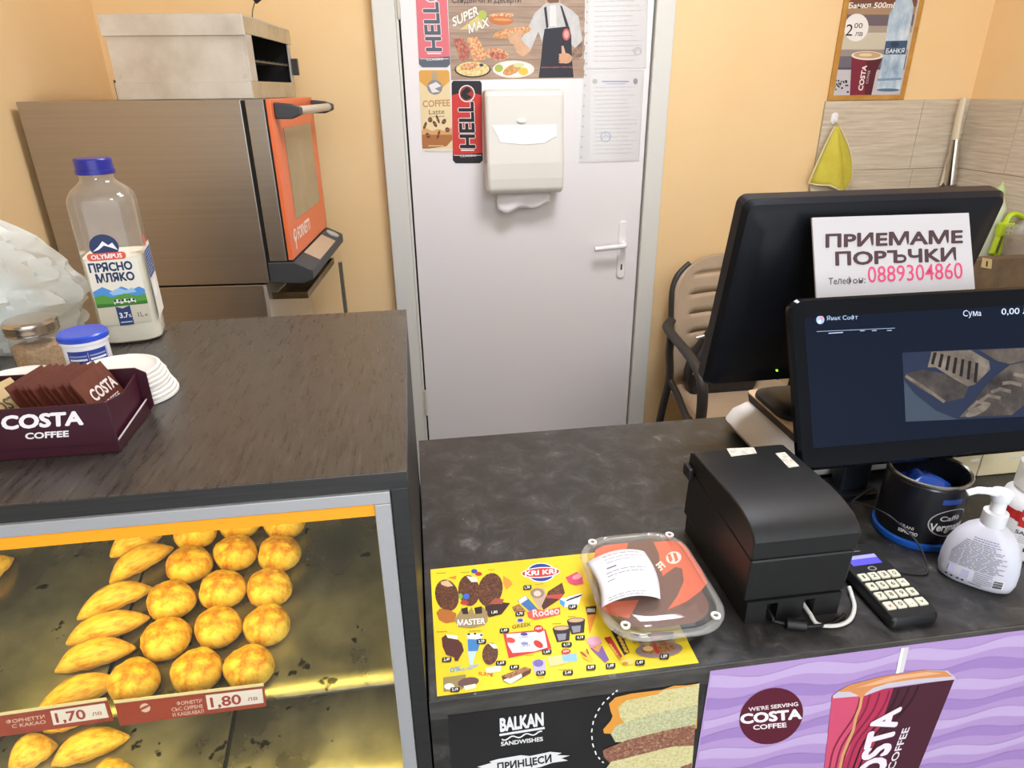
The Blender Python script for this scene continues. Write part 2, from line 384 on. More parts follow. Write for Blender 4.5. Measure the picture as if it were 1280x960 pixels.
# ---------------------------------------------------------------- pastries
CRUST = pm('golden_crust', [(.36, '#c27a1a'), (.46, '#e2a630'), (.56, '#f2cb4a'), (.75, '#f7de74')], 62, (1, 1, .6), rough=.5, bump=.5, detail=6, nrough=.65)
CRUST2 = pm('golden_spindle_crust', [(.34, '#cb8a20'), (.46, '#e8b23a'), (.6, '#f2cb52'), (.8, '#f6da70')], 7, (.7, 2.2, 2), rough=.5, bump=.3, detail=5)
PALE = mat('#f0d9a0', .7)
def round_pastry(seed):
    g = G(); n = 22; rings = []
    for k, (r, z) in enumerate(((.55, 0), (.9, .0035), (1, .009), (.99, .017), (.9, .027), (.72, .033), (.45, .0365), (.18, .038))):
        ring = []
        for i in range(n):
            a = 2*math.pi*i/n; c = Vector((math.cos(a), math.sin(a), 0))
            q = noise.noise(c*1.4+Vector((seed*7.1, k*.13, 0)))*.07+noise.noise(c*4+Vector((seed, k*.6, 3)))*.04
            rr = .0325*r*(1+q); ring.append(Vector((c.x*rr, c.y*rr*.92, z+noise.noise(c*2+Vector((0, seed, k)))*.0045*(k > 3))))
        rings.append(ring)
    g.loft(rings); return g
def long_pastry(seed):
    g = G(); n = 14; rings = []; m = 13
    for k in range(m):
        t = k/(m-1)*2-1; x = t*.5
        w = max(.05, (1-abs(t)**2.1))**.75
        ring = []
        for i in range(n):
            a = 2*math.pi*i/n; cz = math.sin(a); cy = math.cos(a)
            q = 1+noise.noise(Vector((x*9+seed*3, cy*1.5, cz*1.5)))*.14
            ring.append(Vector((x, cy*.215*w*q+.03*math.sin(t*2+seed), max(-.02, (cz*.2*w*q+.13*w)))))
        rings.append(ring)
    g.loft(rings); return g
rp = []
for s in range(4):
    o = mk('round_pastry', round_pastry(s+1), CRUST, None, 'round', 'pastry', 'round pastries on the upper tray', smooth=60, local=True)
    rp.append(o)
ORD = ['first', 'second', 'third', 'fourth', 'fifth', 'sixth', 'seventh']
SLOPE = Vector((0, -SL, 1)).normalized()
TP = Vector((0, .6, tray_z(.6)))
def on_tray(x, y, up=.014, low=0): return Pn(x, y, TP+Vector((0, 0, up-low)), SLOPE)
used = set()
cols = [('right-hand', [(312, 832), (327.8, 785.6), (337.5, 736), (348, 690.7), (354.5, 659)]),
        ('middle', [(249.8, 836), (268.8, 784), (279.3, 735.9), (291, 688.6), (299, 655)]),
        ('left-hand', [(183.5, 850), (201.7, 802.5), (219.4, 754), (237.5, 710.5), (243, 677)])]
spots = []
for cname, pts in cols:
    for i, (x, y) in enumerate(pts):
        lab = 'round golden pastry, %s from the price strip in the %s row on the tray' % (ORD[i], cname)
        spots.append([on_tray(x, y), .93+random.uniform(-.02, .03), lab])
AX, AY = .0605, .0535                                         # room one pastry takes across and along its row
for it in range(80):                                           # neighbours touch but do not sink into each other
    for a_ in range(len(spots)):
        for b_ in range(a_):
            A, B = spots[a_], spots[b_]; dx, dy = B[0].x-A[0].x, B[0].y-A[0].y; e = math.hypot(dx/AX, dy/AY)
            if e < 1: q = Vector((dx, dy, 0))*((1/e-1)*.5); B[0] = B[0]+q; A[0] = A[0]-q
    for q in spots: q[0].x = max(q[0].x, xdiv+.031); q[0].y = max(q[0].y, TF+.030)
for kk, (p, sc, lab) in enumerate(spots):
    p = Vector((p.x, p.y, 0)); p.z = tray_z(p.y)+.0009
    rot = (Matrix.Rotation(math.atan(SL), 3, 'X') @ Matrix.Rotation(random.choice((0, math.pi))+random.uniform(-.15, .15), 3, 'Z')).to_euler(); src = rp[kk % 4]
    sc3 = (.90*sc/.93, .86*sc/.93, .98)
    if kk < 4: src.location = p; src.rotation_euler = rot; src.scale = sc3; src['label'] = lab
    else: dup(src, p, rot, lab, sc3)
lp = [mk('spindle_pastry', long_pastry(s+1), CRUST2, None, 'spindle', 'pastry', 'spindle pastries in the case', smooth=60, local=True) for s in range(3)]
longs = [((40, 888), (149, 842), 'nearest the price strip'), ((66, 832), (168, 800), 'second from the price strip'), ((80, 799), (185, 762), 'third from the price strip'),
         ((94, 765), (189, 728), 'fourth from the price strip'), ((135, 722), (214, 676), 'fifth from the price strip'), ((136, 690), (200, 660), 'half hidden behind the orange strip')]
kk = 0
def lay(a, b, lab, low=0, wide=1):
    global kk
    A, B = on_tray(*a, low=low), on_tray(*b, low=low); c = (A+B)/2; c.z = tray_z(c.y, low)+.003
    L = (B-A).length; src = lp[kk % 3]
    ang = math.atan2(B.y-A.y, B.x-A.x); rot = Matrix.Rotation(math.atan(SL), 3, 'X') @ Matrix.Rotation(ang, 3, 'Z')
    sc = (L*1.0, .079*wide, .088*wide)
    if kk < 3: o = src; o['label'] = lab; o.location = c; o.rotation_euler = rot.to_euler(); o.scale = sc
    else: dup(src, c, rot.to_euler(), lab, sc)
    kk += 1
for a, b, d in longs: lay(a, b, 'spindle-shaped golden pastry slanting on the upper tray, '+d)
lay((-40, 735), (14, 690), 'spindle-shaped golden pastry alone at the left edge under the orange strip')
lay((62, 950), (160, 912), 'spindle-shaped pastry on the lower tray right below the price strips', LOW, 1.15)
lay((112, 975), (168, 955), 'spindle-shaped pastry on the lower tray cut by the bottom of the picture', LOW, 1.1)
lay((8, 955), (70, 925), 'plump spindle-shaped pastry on the lower tray, leftmost in the picture', LOW, 1.25)
lay((52, 908), (112, 886), 'small golden pastry end peeking from under the 1,70 price strip', LOW, .95)

# ---------------------------------------------------------------- price strips
def price(c4, lab, ptxt, lines, x0):
    Yp = .592
    P = [Py(x, y, Yp) for x, y in c4]                        # tl tr br bl
    t = thing('price_tag', lab, 'price tag', (P[3]+P[2])/2, 'price tags in the pastry case')
    mk('holder', G().sheet(P, (0, 1, 0), .0012), mat('#a2432f', .35), t)
    k = .24
    q = [P[0]+(P[3]-P[0])*0+Vector((0, -.0006, .0)), P[1]+Vector((0, -.0006, 0)), P[1]+Vector((0, -.0006, .004)), P[0]+Vector((0, -.0006, .004))]
    mk('clear_lip', G().sheet(q, (0, 1, 0), .0008), mat('#e9dcb0', .2), t)
    # bilinear map: u along the strip, v down
    def m(u, v): return (P[0]*(1-u)+P[1]*u)*(1-v)+(P[3]*(1-u)+P[2]*u)*v
    p = PR(m, (0, -1, 0))
    p.rect(x0, .12, .985, .80, '#ece4de', 1)
    w_ = .985-x0
    p.text(ptxt, (x0+.07*w_, .70), (x0+.60*w_, .70), (x0+.07*w_, .24), '#a33a30', 2, .02)
    p.text('лв', (x0+.72*w_, .62), (x0+.9*w_, .62), (x0+.72*w_, .42), '#a33a30', 2, .0)
    p.done(t, 'price_field'); p = PR(m, (0, -1, 0))
    for i, l in enumerate(lines):
        y = .42+.24*i; p.text(l, (x0-.03-.021*len(l), y), (x0-.03, y), (x0-.03-.021*len(l), y-.17), '#e8c7b8', 2, .01)
    if x0 < .75:
        p.done(t, 'product_name'); p = PR(m, (0, -1, 0))
        p.ell(.19, .35, .034, .2, '#e8c7b8', 2); p.ell(.185, .33, .022, .11, '#a2432f', 3, 20); p.done(t, 'emblem')
    else: p.done(t, 'product_name')
price([(143, 879), (330, 857), (333, 883), (150, 907)], 'red and white price strip reading 1,80 under the round pastries', '1,80', ['ФОРНЕТТИ', 'СЬС СИРЕНЕ', 'И КАШКАВАЛ'], .60)
price([(-150, 916), (134, 875), (142, 901), (-150, 942)], 'red and white price strip reading 1,70 under the spindle pastries', '1,70', ['ФОРНЕТТИ', 'С КАКАО'], .74)

# ================================================================ RIGHT COUNTER
LAMS = pm('dark_slate_laminate', [(.34, '#201e1c'), (.48, '#2d2b29'), (.6, '#403d3a'), (.74, '#77736c')], 24, rough=.4, rvar=.1, detail=10, nrough=.72, distort=.6, bump=.04, spots=(60, .735, '#8a857b'))
RX0, RX1 = -.0195, 1.5
rc = thing('service_counter', 'low slate-look counter with posters along its front', 'counter', (.7, .8, 0))
mk('worktop', G().box(RX0, RX1, YF+.001, YBR, ZR-.028, ZR), LAMS, rc, bevel=.001)
mk('edge_band', G().box(RX0, RX1, YF-.0008, YF+.0009, ZR-.0275, ZR-.0008), pm('worn_slate_edge', [(.3, '#2c2a26'), (.7, '#55514a')], 14, (1, 1, 4), rough=.5), rc)
mk('front_panel', G().box(RX0, RX1, YF, YF+.018, .08, ZR-.0282), LAMS, rc)
mk('side_panel', G().box(RX0, RX0+.018, YF+.0182, YBR-.01, 0, ZR-.0282), BLACKL, rc)
mk('side_panel', G().box(RX1-.018, RX1, YF+.0182, YBR-.01, 0, ZR-.0282), BLACKL, rc)
mk('plinth', G().box(RX0+.0185, RX1-.0185, YF+.03, YF+.045, 0, .0795), BLACKL, rc)

# ================================================================ OVEN, STAND, WARMER
oa = math.radians(3.6-8.107)
OA = Vector((-.9, 1.8307, CAMZ-.0155))
OM = Matrix.Translation(OA) @ Matrix.Rotation(oa, 4, 'Z')
BRUSH = pm('brushed_steel', [(.2, '#a59d94'), (.8, '#b0a89f')], 3, (.6, .6, 60), rough=.34, metal=.9, rvar=.03, detail=4)
GALV = pm('galvanised_steel', [(.3, '#bdb6aa'), (.5, '#cfc9bd'), (.7, '#dcd7cc')], 9, rough=.45, metal=.55, rvar=.1, detail=6)
ORANGE = mat('#e87445', .35)
DGREY = mat('#3d4044', .5); BLACK = mat('#121212', .5)
ov = thing('oven', 'stainless steel baking oven with an orange door, standing by the corner', 'oven', OM @ Vector((.28, .24, -.447)))
def om(name, g, m, par=ov, **k): return mk(name, g.xf(OM), m, par, **k)
om('body', G().box(0, .512, 0, .47, -.447, 0), BRUSH, bevel=.002)
om('slot', G().box(.5125, .5215, .004, .466, -.44, -.004), mat('#0d0c0b', .7))
om('front_column', G().box(.522, .5655, 0, .477, -.39, 0), BRUSH, bevel=.0015)
om('door_seal', G().box(.566, .5695, .001, .476, -.389, -.001), BLACK)
dd = om('door', G().box(.57, .582, 0, .477, -.388, 0), ORANGE, bevel=.002)
om('window_glass', G().box(.5822, .5835, .085, .405, -.297, -.07), pm('oven_glass', [(.3, '#8d7f62'), (.7, '#a89a7c')], 4, rough=.12, spec=.8), dd)
hb = G(); hb.tube(smoothpath([(.632, .035, -.028), (.632, .24, -.028), (.632, .45, -.028)], 4), .0105, 12)
om('handle_bar', hb, mat('#cfc7b8', .35, .3), dd, smooth=50)
for yy in (.02, .452):
    b = G(); b.prism([(.5825, -.045), (.5825, -.008), (.62, -.012), (.645, -.02), (.645, -.036), (.62, -.046)], 'y', yy, yy+.03); om('handle_bracket', b, DGREY, dd, bevel=.003)
cp = om('control_panel', G().prism([(.515, -.447), (.515, -.392), (.584, -.392), (.628, -.414), (.628, -.44), (.60, -.45)], 'y', -.002, .48), DGREY, bevel=.003)
om('keypad', G().add([Vector((.5855, .11, -.3915)), Vector((.6265, .11, -.4125)), Vector((.6265, .36, -.4125)), Vector((.5855, .36, -.3915))], [(0, 1, 2, 3)]), mat('#b9a387', .4), cp)
kn = G(); kn.lathe([(.02, 0), (.02, .004), (.012, .004), (.012, .002)], (0, 0, 0), 20)
kn.xf(Matrix.Translation((.6075, .415, -.4025)) @ Matrix.Rotation(math.radians(27), 4, 'Y')); om('dial', kn, mat('#c9c9c6', .3, .4), cp)
def odoor(u, v): return OM @ Vector((.582, u, v))
p = PR(odoor, OM.to_3x3() @ Vector((1, 0, 0)))
p.ell(.055, -.333, .017, .017, '#f2e3d5', 1); p.ell(.057, -.33, .009, .009, ORANGE, 2); p.rect(.05, -.37, .058, -.345, '#f2e3d5', 1)
p.text('FORNETTI', (.085, -.35), (.235, -.35), (.085, -.318), '#f2e3d5', 1, .03); p.done(dd)
st = thing('oven_stand', 'steel stand with an open shelf under the oven', 'stand', OM @ Vector((.25, .24, -OA.z)))
zf = -OA.z
om('cabinet', G().box(.01, .493, .004, .46, zf, -.452), BRUSH, st, bevel=.002)
om('edge_strip', G().box(.4935, .502, .002, .462, zf, -.4525), mat('#c9c3b8', .35, .6), st)
om('rail', G().box(.5025, .62, .45, .462, zf+.35, zf+.36), BRUSH, st)
om('rail', G().box(.61, .622, .44, .452, zf, -.50), BRUSH, st)
bt = G().box(.505, .60, .03, .43, -.50, -.497)
for a in ((.505, .60, .03, .033, -.497, -.482), (.505, .60, .427, .43, -.497, -.482), (.597, .60, .0335, .4265, -.497, -.482)): bt.box(*a)
mk('baking_sheet', bt.xf(OM), pm('greasy_tray', [(.3, '#3b3020'), (.5, '#6b5b3c'), (.7, '#8a7a55')], 12, rough=.4, metal=.5), None, 'dark greasy baking sheet sticking out below the oven door', 'tray')
wm = thing('food_warmer', 'galvanised steel box with a dark open end on top of the oven', 'warmer', OM @ Vector((.37, .28, .001)))
def wg(name, b, m=GALV, **k): return om(name, G().box(*b), m, wm, **k)
wg('base', (.212, .528, .054, .50, .001, .006)); wg('top', (.212, .532, .05, .515, .178, .183), bevel=.001)
wg('side_flange', (.206, .533, .048, .0535, .138, .1835), bevel=.001); wg('side_flange', (.21, .529, .049, .0535, .001, .039), bevel=.001)
wg('side_sheet', (.212, .527, .054, .056, .006, .178)); wg('side_sheet', (.212, .527, .497, .50, .006, .178))
wg('back_sheet', (.212, .215, .0565, .4965, .006, .178))
SOOT = pm('sooty_steel', [(.35, '#c8b895'), (.62, '#b8a580'), (.75, '#5a4a35')], 14, rough=.5, metal=.3)
wg('front_header', (.5275, .533, .0537, .512, .143, .1775), SOOT); wg('front_sill', (.5275, .531, .0537, .50, .0012, .04), SOOT)
wg('front_jamb', (.5275, .532, .0537, .105, .0405, .1425), GALV); wg('front_jamb', (.5275, .532, .475, .50, .0405, .1425), GALV)
om('dark_liner', G().box(.22, .222, .06, .495, .01, .175).box(.2225, .526, .06, .062, .01, .175).box(.2225, .526, .493, .495, .01, .175).box(.2225, .526, .0625, .4925, .01, .012).box(.2225, .526, .0625, .4925, .172, .175), mat('#17120d', .8), wm)
gr = G()
for k in range(9): gr.box(.23, .524, .07+k*.05, .073+k*.05, .088, .091)
gr.box(.521, .524, .0635, .492, .0845, .0875); om('wire_rack', gr, mat('#6f675a', .4, .7), wm)
for lx, lz in ((.225, .052), (.517, .05)):
    rv = G().lathe([(.0042, 0), (.003, .002)], n=10).xf(Matrix.Translation((lx, .0485 if lz < .04 else .054, lz)) @ Matrix.Rotation(math.pi/2, 4, 'X')); om('screw', rv, mat('#e8e6e0', .2, .9), wm)
om('side_knob', G().box(.5335, .55, .485, .50, .06, .105), mat('#38342e', .5), wm)
om('rear_foot', G().box(.204, .2115, .06, .08, .001, .045), mat('#4b463f', .5), wm)
a = OM @ Vector((.515, .2, .1845))
g = G(); g.tube(smoothpath([a, a+Vector((.004, 0, .02)), a+Vector((.014, 0, .04))]), .0014, 6)
pw = thing('probe_cable', 'thin cable with a black plug rising from the steel warmer', 'cable', a)
mk('wire', g, mat('#5a5246', .5), pw); g = G(); g.tube([a+Vector((.012, 0, .038)), a+Vector((.03, 0, .052)), a+Vector((.05, 0, .056))], [.006, .008, .007], 8); mk('plug', g, BLACK, pw, smooth=40)

# ================================================================ THINGS ON THE DOOR
YP = YD-.0005
def dmap(x, y): return Py(x, y, YP-.0008)
def sheet_on(c4, Y, name, label, cat, m, t=.0007, group=None):
    P = [Py(x, y, Y) for x, y in c4]
    T = thing(name, label, cat, (P[2]+P[3])/2, group)
    g = G().sheet(P, (0, -1, 0), t); mk('sheet', g, m, T); return T, P
# can stickers: outline with clipped corners
def can(x0, y0, x1, y1, lab, kind, lean=.06):
    # corners follow the door's verticals
    k = lean
    def c(u, v): return (x0+(x1-x0)*u+k*(y1-y0)*v, y0+(y1-y0)*v)
    out = [c(.05, .0), (c(.95, 0)), c(1, .03), c(1, .965), c(.9, 1), c(.1, 1), c(0, .965), c(0, .03)]
    P = [Py(x, y, YP) for x, y in out]
    T = thing('can_sticker', lab, 'sticker', P[5], 'can-shaped stickers on the door')
    mk('sheet', G().sheet(P, (0, -1, 0), .0006), mat('#d8d4d0', .4), T)
    p = PR(lambda u, v: dmap(*c(u, v)), (0, -1, 0))
    if kind in ('classic', 'pale'):
        red, blk, txt = ('#d23a31', '#231f22', '#1d1a1c') if kind == 'classic' else ('#e0757c', '#5f6670', '#59606b')
        p.poly([(.05, 0), (.95, 0), (1, .03), (1, .965), (.9, 1), (.1, 1), (0, .965), (0, .03)], blk, 0)
        p.poly([(0, .175), (.25, .15), (.75, .15), (1, .175), (1, .875), (0, .9)], red, 1)
        p.ell(.5, .155, .27, .105, '#e9e4e0', 2); p.ell(.5, .155, .235, .09, '#a3352c' if kind == 'classic' else '#b8868a', 3)
        p.poly([(.33, .13), (.52, .07), (.66, .12), (.5, .16), (.68, .2), (.45, .235), (.3, .18)], '#1f1b1c' if kind == 'classic' else '#6a6a72', 4)
        p.text('HELL', (.74, .81), (.70, .26), (.24, .81), txt, 5, .03, '#e9dcd8', .035)
        p.rect(.28, .835, .72, .85, '#f0e8e4', 2); p.rect(.04, .9, .96, .908, '#e9dcd8', 2)
        p.text('CLASSIC', (.25, .925), (.78, .918), (.25, .90), '#f0e8e4', 4, .02)
    else:
        p.poly([(.05, 0), (.95, 0), (1, .03), (1, .965), (.9, 1), (.1, 1), (0, .965), (0, .03)], '#ecd6a6', 0)
        p.poly([(0, .03), (.05, .01), (.95, .01), (1, .03), (1, .14), (.75, .22), (.5, .25), (.25, .22), (0, .14)], '#dfa64c', 1)
        p.rect(.42, .02, .60, .13, '#b9a583', 2)
        p.ell(.5, .215, .25, .09, '#8f8d8c', 3); p.poly([(.3, .19), (.55, .15), (.72, .2), (.5, .23), (.66, .27), (.4, .28)], '#e5e3e0', 4)
        p.text('COFFEE', (.08, .455), (.97, .44), (.08, .375), '#c79a63', 3, .03, '#f0dfba', .02)
        p.text('Latte', (.27, .545), (.78, .535), (.27, .485), '#6d5a42', 3, 0); p.stroke([(.27, .575), (.78, .565)], .006, '#6d5a42', 3)
        p.poly([(0, .74), (.15, .71), (.35, .745), (.55, .72), (.8, .75), (1, .70), (1, .80), (0, .80)], '#dba56a', 1)
        p.poly([(0, .79), (1, .79), (1, .85), (.8, .93), (.2, .96), (0, .96)], '#b0703a', 1)
        for (u, v, r) in ((.12, .68, -30), (.45, .66, 20), (.3, .61, 0), (.55, .6, 40), (.75, .63, -10), (.55, .79, -40), (.2, .8, 10), (.85, .73, 0)):
            p.ell(u, v, .075, .03, '#6b3f1e', 3, r); p.stroke([(u-.05, v), (u+.05, v)], .006, '#c98a52', 4)
        p.rect(0, .96, 1, .985, '#e8e2d8', 2); p.rect(.2, .92, .7, .93, '#ecd6a6', 3)
    p.done(T)
can(518.5, -25, 557.5, 84, 'faded red can sticker at the top of the door', 'pale', .05)
can(523.5, 87, 561.5, 190, 'cream latte coffee can sticker on the door', 'latte', .045)
can(564.5, 101, 602, 204, 'bright red and black can sticker beside the towel dispenser', 'classic', .015)
# food poster
T, P = sheet_on([(557, -60), (732, -60), (729.5, 97.5), (564, 100)], YP, 'food_poster', 'snack poster with a man in a black apron on the door', 'poster', mat('#a98c70', .4))
p = PR(dmap, (0, -1, 0)).crop(500, 0, 4.571)
WOODP = [pm('poster_plank_a', [(.3, '#967a60'), (.5, '#ad927a'), (.7, '#bca48c')], 6, (1, 1, 14), rough=.4), pm('poster_plank_b', [(.3, '#8c7058'), (.5, '#a38870'), (.7, '#b59b82')], 6, (1, 1, 17), rough=.4)]
ys = [-270, -150, -60, 36, 104, 186, 258, 340, 400, 446]
for i in range(9):
    a, b = ys[i], ys[i+1]; L = lambda y: 262+(y+270)*.045
    p.poly([(L(a), a), (1058, a), (1048, b), (L(b)+2, b)], WOODP[i % 2], 0); p.rect(L(a)+6, a, 1046, a+2.5, '#7c624c', 1)
p.text('Сандвичи и Десерти', (295, 17), (690, 15), (297, -22), '#57483c', 3, .01)
p.poly([(340, 170), (450, 85), (480, 160)], '#d9c87a', 2); p.ell(470, 85, 25, 26, '#b4bf52', 2)
p.text('SUPER', (305, 152), (450, 82), (298, 100), '#efe6d8', 4, .03, '#7f6b58', .03); p.text('MAX', (395, 190), (508, 148), (390, 140), '#efe6d8', 4, .03, '#7f6b58', .03)
FOOD = [pm('poster_bread', [(.3, '#b06e30'), (.5, '#cf9450'), (.7, '#e2b877')], 120, rough=.45), pm('poster_mixed', [(.3, '#a8503a'), (.45, '#d88a58'), (.6, '#e8c088'), (.75, '#d9c65a')], 140, rough=.45),
        pm('poster_pasta', [(.3, '#c99a4a'), (.5, '#e8cf88'), (.7, '#f0e2b0')], 160, rough=.45), pm('poster_meat', [(.3, '#8e4136'), (.5, '#b5624c'), (.7, '#d89a70')], 110, rough=.45)]
p.ell(578, 88, 72, 14, FOOD[1], 2, -2); p.ell(578, 118, 70, 26, '#c8753f', 3, 3); p.ell(585, 112, 55, 8, '#d99a60', 4, 3)
# man
SKIN = pm('poster_skin', [(.3, '#c9966f'), (.7, '#dcb08a')], 30, rough=.45); SHIRT = pm('poster_shirt', [(.3, '#b9b5b0'), (.7, '#d2cfca')], 20, rough=.45); APR = '#2e2e36'
p.poly([(832, -70), (912, -70), (916, 20), (890, 42), (850, 40), (830, 15)], SKIN, 2); p.poly([(836, -20), (912, -20), (905, 20), (872, 28), (842, 10)], '#7b5a45', 3)
p.poly([(830, 20), (915, 15), (985, 60), (1020, 95), (1042, 230), (1000, 275), (975, 250), (970, 440), (830, 440), (815, 250), (790, 180), (745, 290), (690, 225), (735, 150), (770, 75)], SHIRT, 3)
p.poly([(855, 30), (890, 30), (895, 150), (855, 150)], '#dedbd6', 4)
p.poly([(822, 45), (836, 35), (848, 155), (836, 165)], APR, 5); p.poly([(914, 30), (926, 36), (964, 148), (948, 155)], APR, 5)
p.poly([(826, 165), (966, 150), (978, 200), (984, 360), (992, 442), (792, 444), (806, 340), (815, 230)], APR, 4)
p.ell(950, 197, 22, 34, '#cf6a62', 5); p.ell(950, 197, 13, 22, '#e0a8a0', 6); p.text('www.super-max.bg', (806, 389), (985, 386), (806, 378), '#c0625e', 5, .01)
p.poly([(648, 250), (672, 215), (745, 280), (738, 300), (700, 325), (665, 300)], SKIN, 4); p.ell(660, 222, 38, 30, SKIN, 5, -20)
for i in range(4): p.ell(628+i*20, 206-i*5, 8, 22, SKIN, 6, 18)
p.ell(640, 186, 112, 27, FOOD[0], 4, -11); p.ell(645, 178, 90, 14, FOOD[1], 5, -11)
p.poly([(1042, 240), (1040, 320), (1000, 350), (978, 330), (985, 285)], pm('poster_tattoo', [(.4, '#6b5a50'), (.6, '#a8836a')], 60, rough=.45), 5)
p.ell(946, 333, 37, 30, SKIN, 6, 5); p.poly([(922, 262), (934, 262), (946, 305), (968, 312), (960, 330), (925, 325)], SKIN, 7)
for i in range(4): p.ell(930, 312+i*14, 24, 7.5, '#d3a27c', 7, -4)
# dishes
p.poly([(300, 222), (362, 216), (404, 300), (388, 340), (345, 352), (330, 300)], FOOD[3], 2); p.poly([(380, 215), (440, 210), (492, 300), (486, 340), (420, 350)], FOOD[1], 2)
p.ell(555, 310, 66, 34, FOOD[1], 2, 8); p.ell(560, 318, 50, 20, FOOD[3], 3, 8)
p.ell(415, 398, 104, 46, '#3d342c', 3); p.ell(415, 394, 96, 42, FOOD[2], 4); p.ell(395, 380, 50, 20, FOOD[1], 5, -8); p.ell(465, 372, 12, 9, '#3a3a48', 6)
p.ell(648, 395, 120, 50, '#e6ded2', 3); p.ell(648, 392, 100, 40, '#efe9df', 4); p.ell(640, 398, 56, 27, FOOD[0], 5, -25); p.ell(705, 408, 28, 22, '#e3c24a', 5); p.ell(565, 390, 24, 22, '#a9b84e', 5); p.ell(680, 372, 30, 14, '#cfd9a0', 5)
p.done(T)
# documents in clear sleeves
PAPER = mat('#e9e2e2', .6); SLEEVE = clear('clear_sleeve', '#ffffff', .12, .86)
def document(c4, inner, lab, stamp, head):
    T, P = sheet_on(c4, YP, 'document_sleeve', lab, 'document', mat('#ded7d5', .35), .0009, 'documents in clear sleeves on the door')
    pap = [Py(x, y, YP-.001) for x, y in inner]; mk('paper', G().sheet(pap, (0, -1, 0), .0004), PAPER, T)
    p = PR(lambda x, y: Py(x, y, YP-.0014), (0, -1, 0))
    (x0, y0), (x1, _), (_, y1) = inner[0], inner[1], inner[2]
    w, h = x1-x0, y1-y0
    top = .16 if head else .04
    if head:
        p.rect(x0+w*.22, y0+h*.085, x0+w*.75, y0+h*.10, '#5f74b5', 1); p.rect(x0+w*.3, y0+h*.115, x0+w*.68, y0+h*.125, '#8797c8', 1)
        p.ell(x0+w*.08, y0+h*.09, w*.05, h*.03, '#a9a49c', 1); p.ell(x0+w*.88, y0+h*.09, w*.045, h*.035, '#6b6a60', 1)
    p.scribble(x0+w*.08, y0+h*top, x0+w*.92, y0+h*.93, 17, '#c2bcbd', 1, .2, 0, -w*.02)
    if stamp:
        sx, sy, rr, col = stamp
        p.stroke([(sx+rr*math.cos(k*.35), sy+rr*math.sin(k*.35)) for k in range(18)], 1.0, col, 3, True); p.stroke([(sx-4, sy+2), (sx, sy-3), (sx+5, sy+1)], .8, col, 3)
    p.done(T)
    mk('clear_cover', G().sheet([Py(x, y, YP-.0035) for x, y in c4], (0, -1, 0), .0002), SLEEVE, T)
    hx = c4[0]
    q = PR(lambda x, y: Py(x, y, YP-.0040), (0, -1, 0))
    n = 9
    for k in range(n):
        f = (k+.5)/n; x = c4[0][0]*(1-f)+c4[3][0]*f+2.2; y = c4[0][1]*(1-f)+c4[3][1]*f; q.ell(x, y, .8, 1.1, '#8b8682', 0, n=8)
    q.done(T, 'punch_holes')['kind'] = 'stuff'
document([(732.5, -30), (811, -30), (807.5, 85), (730.5, 86)], [(737, -28), (809, -28), (805.5, 84), (736, 84)], 'upper clear sleeve with a printed document on the door', (797, 64, 4.5, '#9a95a5'), False)
document([(730, 87.5), (805.5, 86.5), (799, 201), (724, 203)], [(738.5, 92), (802, 90), (797, 199), (737, 199)], 'lower clear sleeve with a blue-stamped document on the door', (757, 171, 6, '#6b83c4'), True)
# towel dispenser
pA, pB = Py(606, 243, YD), Py(697, 241, YD); pT = Py(650, 106, YD)
td = thing('towel_dispenser', 'translucent cream paper towel dispenser hanging on the door', 'dispenser', ((pA.x+pB.x)/2, YD-.05, pA.z))
cx = (pA.x+pB.x)/2; hw = (pB.x-pA.x)/2; z0, z1 = pA.z+.012, pT.z-.012
# side profile: shallow at the top, bulging at the bottom, cut under
prof = [(0, z0), (-.085, z0), (-.10, z0+.012), (-.102, z0+.05), (-.10, z0+.1), (-.088, z0+.2), (-.08, z1-.02), (-.072, z1-.004), (0, z1)]
CREAM = mat('#e0dcd0', .28, sss=.0)
mk('cover', G().prism([(YD-.0006+y, zz) for y, zz in prof], 'x', cx-hw, cx+hw), CREAM, td, bevel=.012, seg=4)
zc = Py(650, 151, YD-.09).z; xcv = Py(652, 151, YD-.09).x
bg = G().lathe([(.016, 0), (.016, .002), (.012, .004)], n=24, sx=1, sy=.5).xf(Matrix.Translation((xcv, YD-.0885, zc)) @ Matrix.Rotation(math.pi/2, 4, 'X'))
mk('lock_badge', bg, mat('#f4f2ee', .25), td, smooth=30)
p = PR(lambda x, y: Py(x, y, YD-.1035), (0, -1, 0)).crop(480, 0, 3.2)
WIN = mat('#f6f1f0', .25)
p.m = lambda x, y: Pn(x, y, Vector((cx, YD-.0904, z0+.2)), Vector((0, -1, .12)))
p.poly([(430, 500), (690, 498), (690, 545), (668, 556), (645, 572), (560, 578), (465, 570), (455, 545)], WIN, 0)
p.done(td, 'level_window')
tw = G(); rows = []
for i in range(15):
    u = i/14; x = cx-hw*.72+u*hw*1.42; sag = .022+.012*math.sin(u*5)+.008*math.sin(u*11)
    rows.append([Vector((x, YD-.05+.006*math.sin(u*9+k*.7)-.008*k/4, z0-.0005-(sag+.03)*k/4)) for k in range(5)])
tw.loft(rows, (0, 0), False)
mk('paper_towel', tw, mat('#eeeae8', .8), None, 'white paper towel hanging out of the cream dispenser', 'paper towel', smooth=80).modifiers.new('thickness', 'SOLIDIFY').thickness = .0008

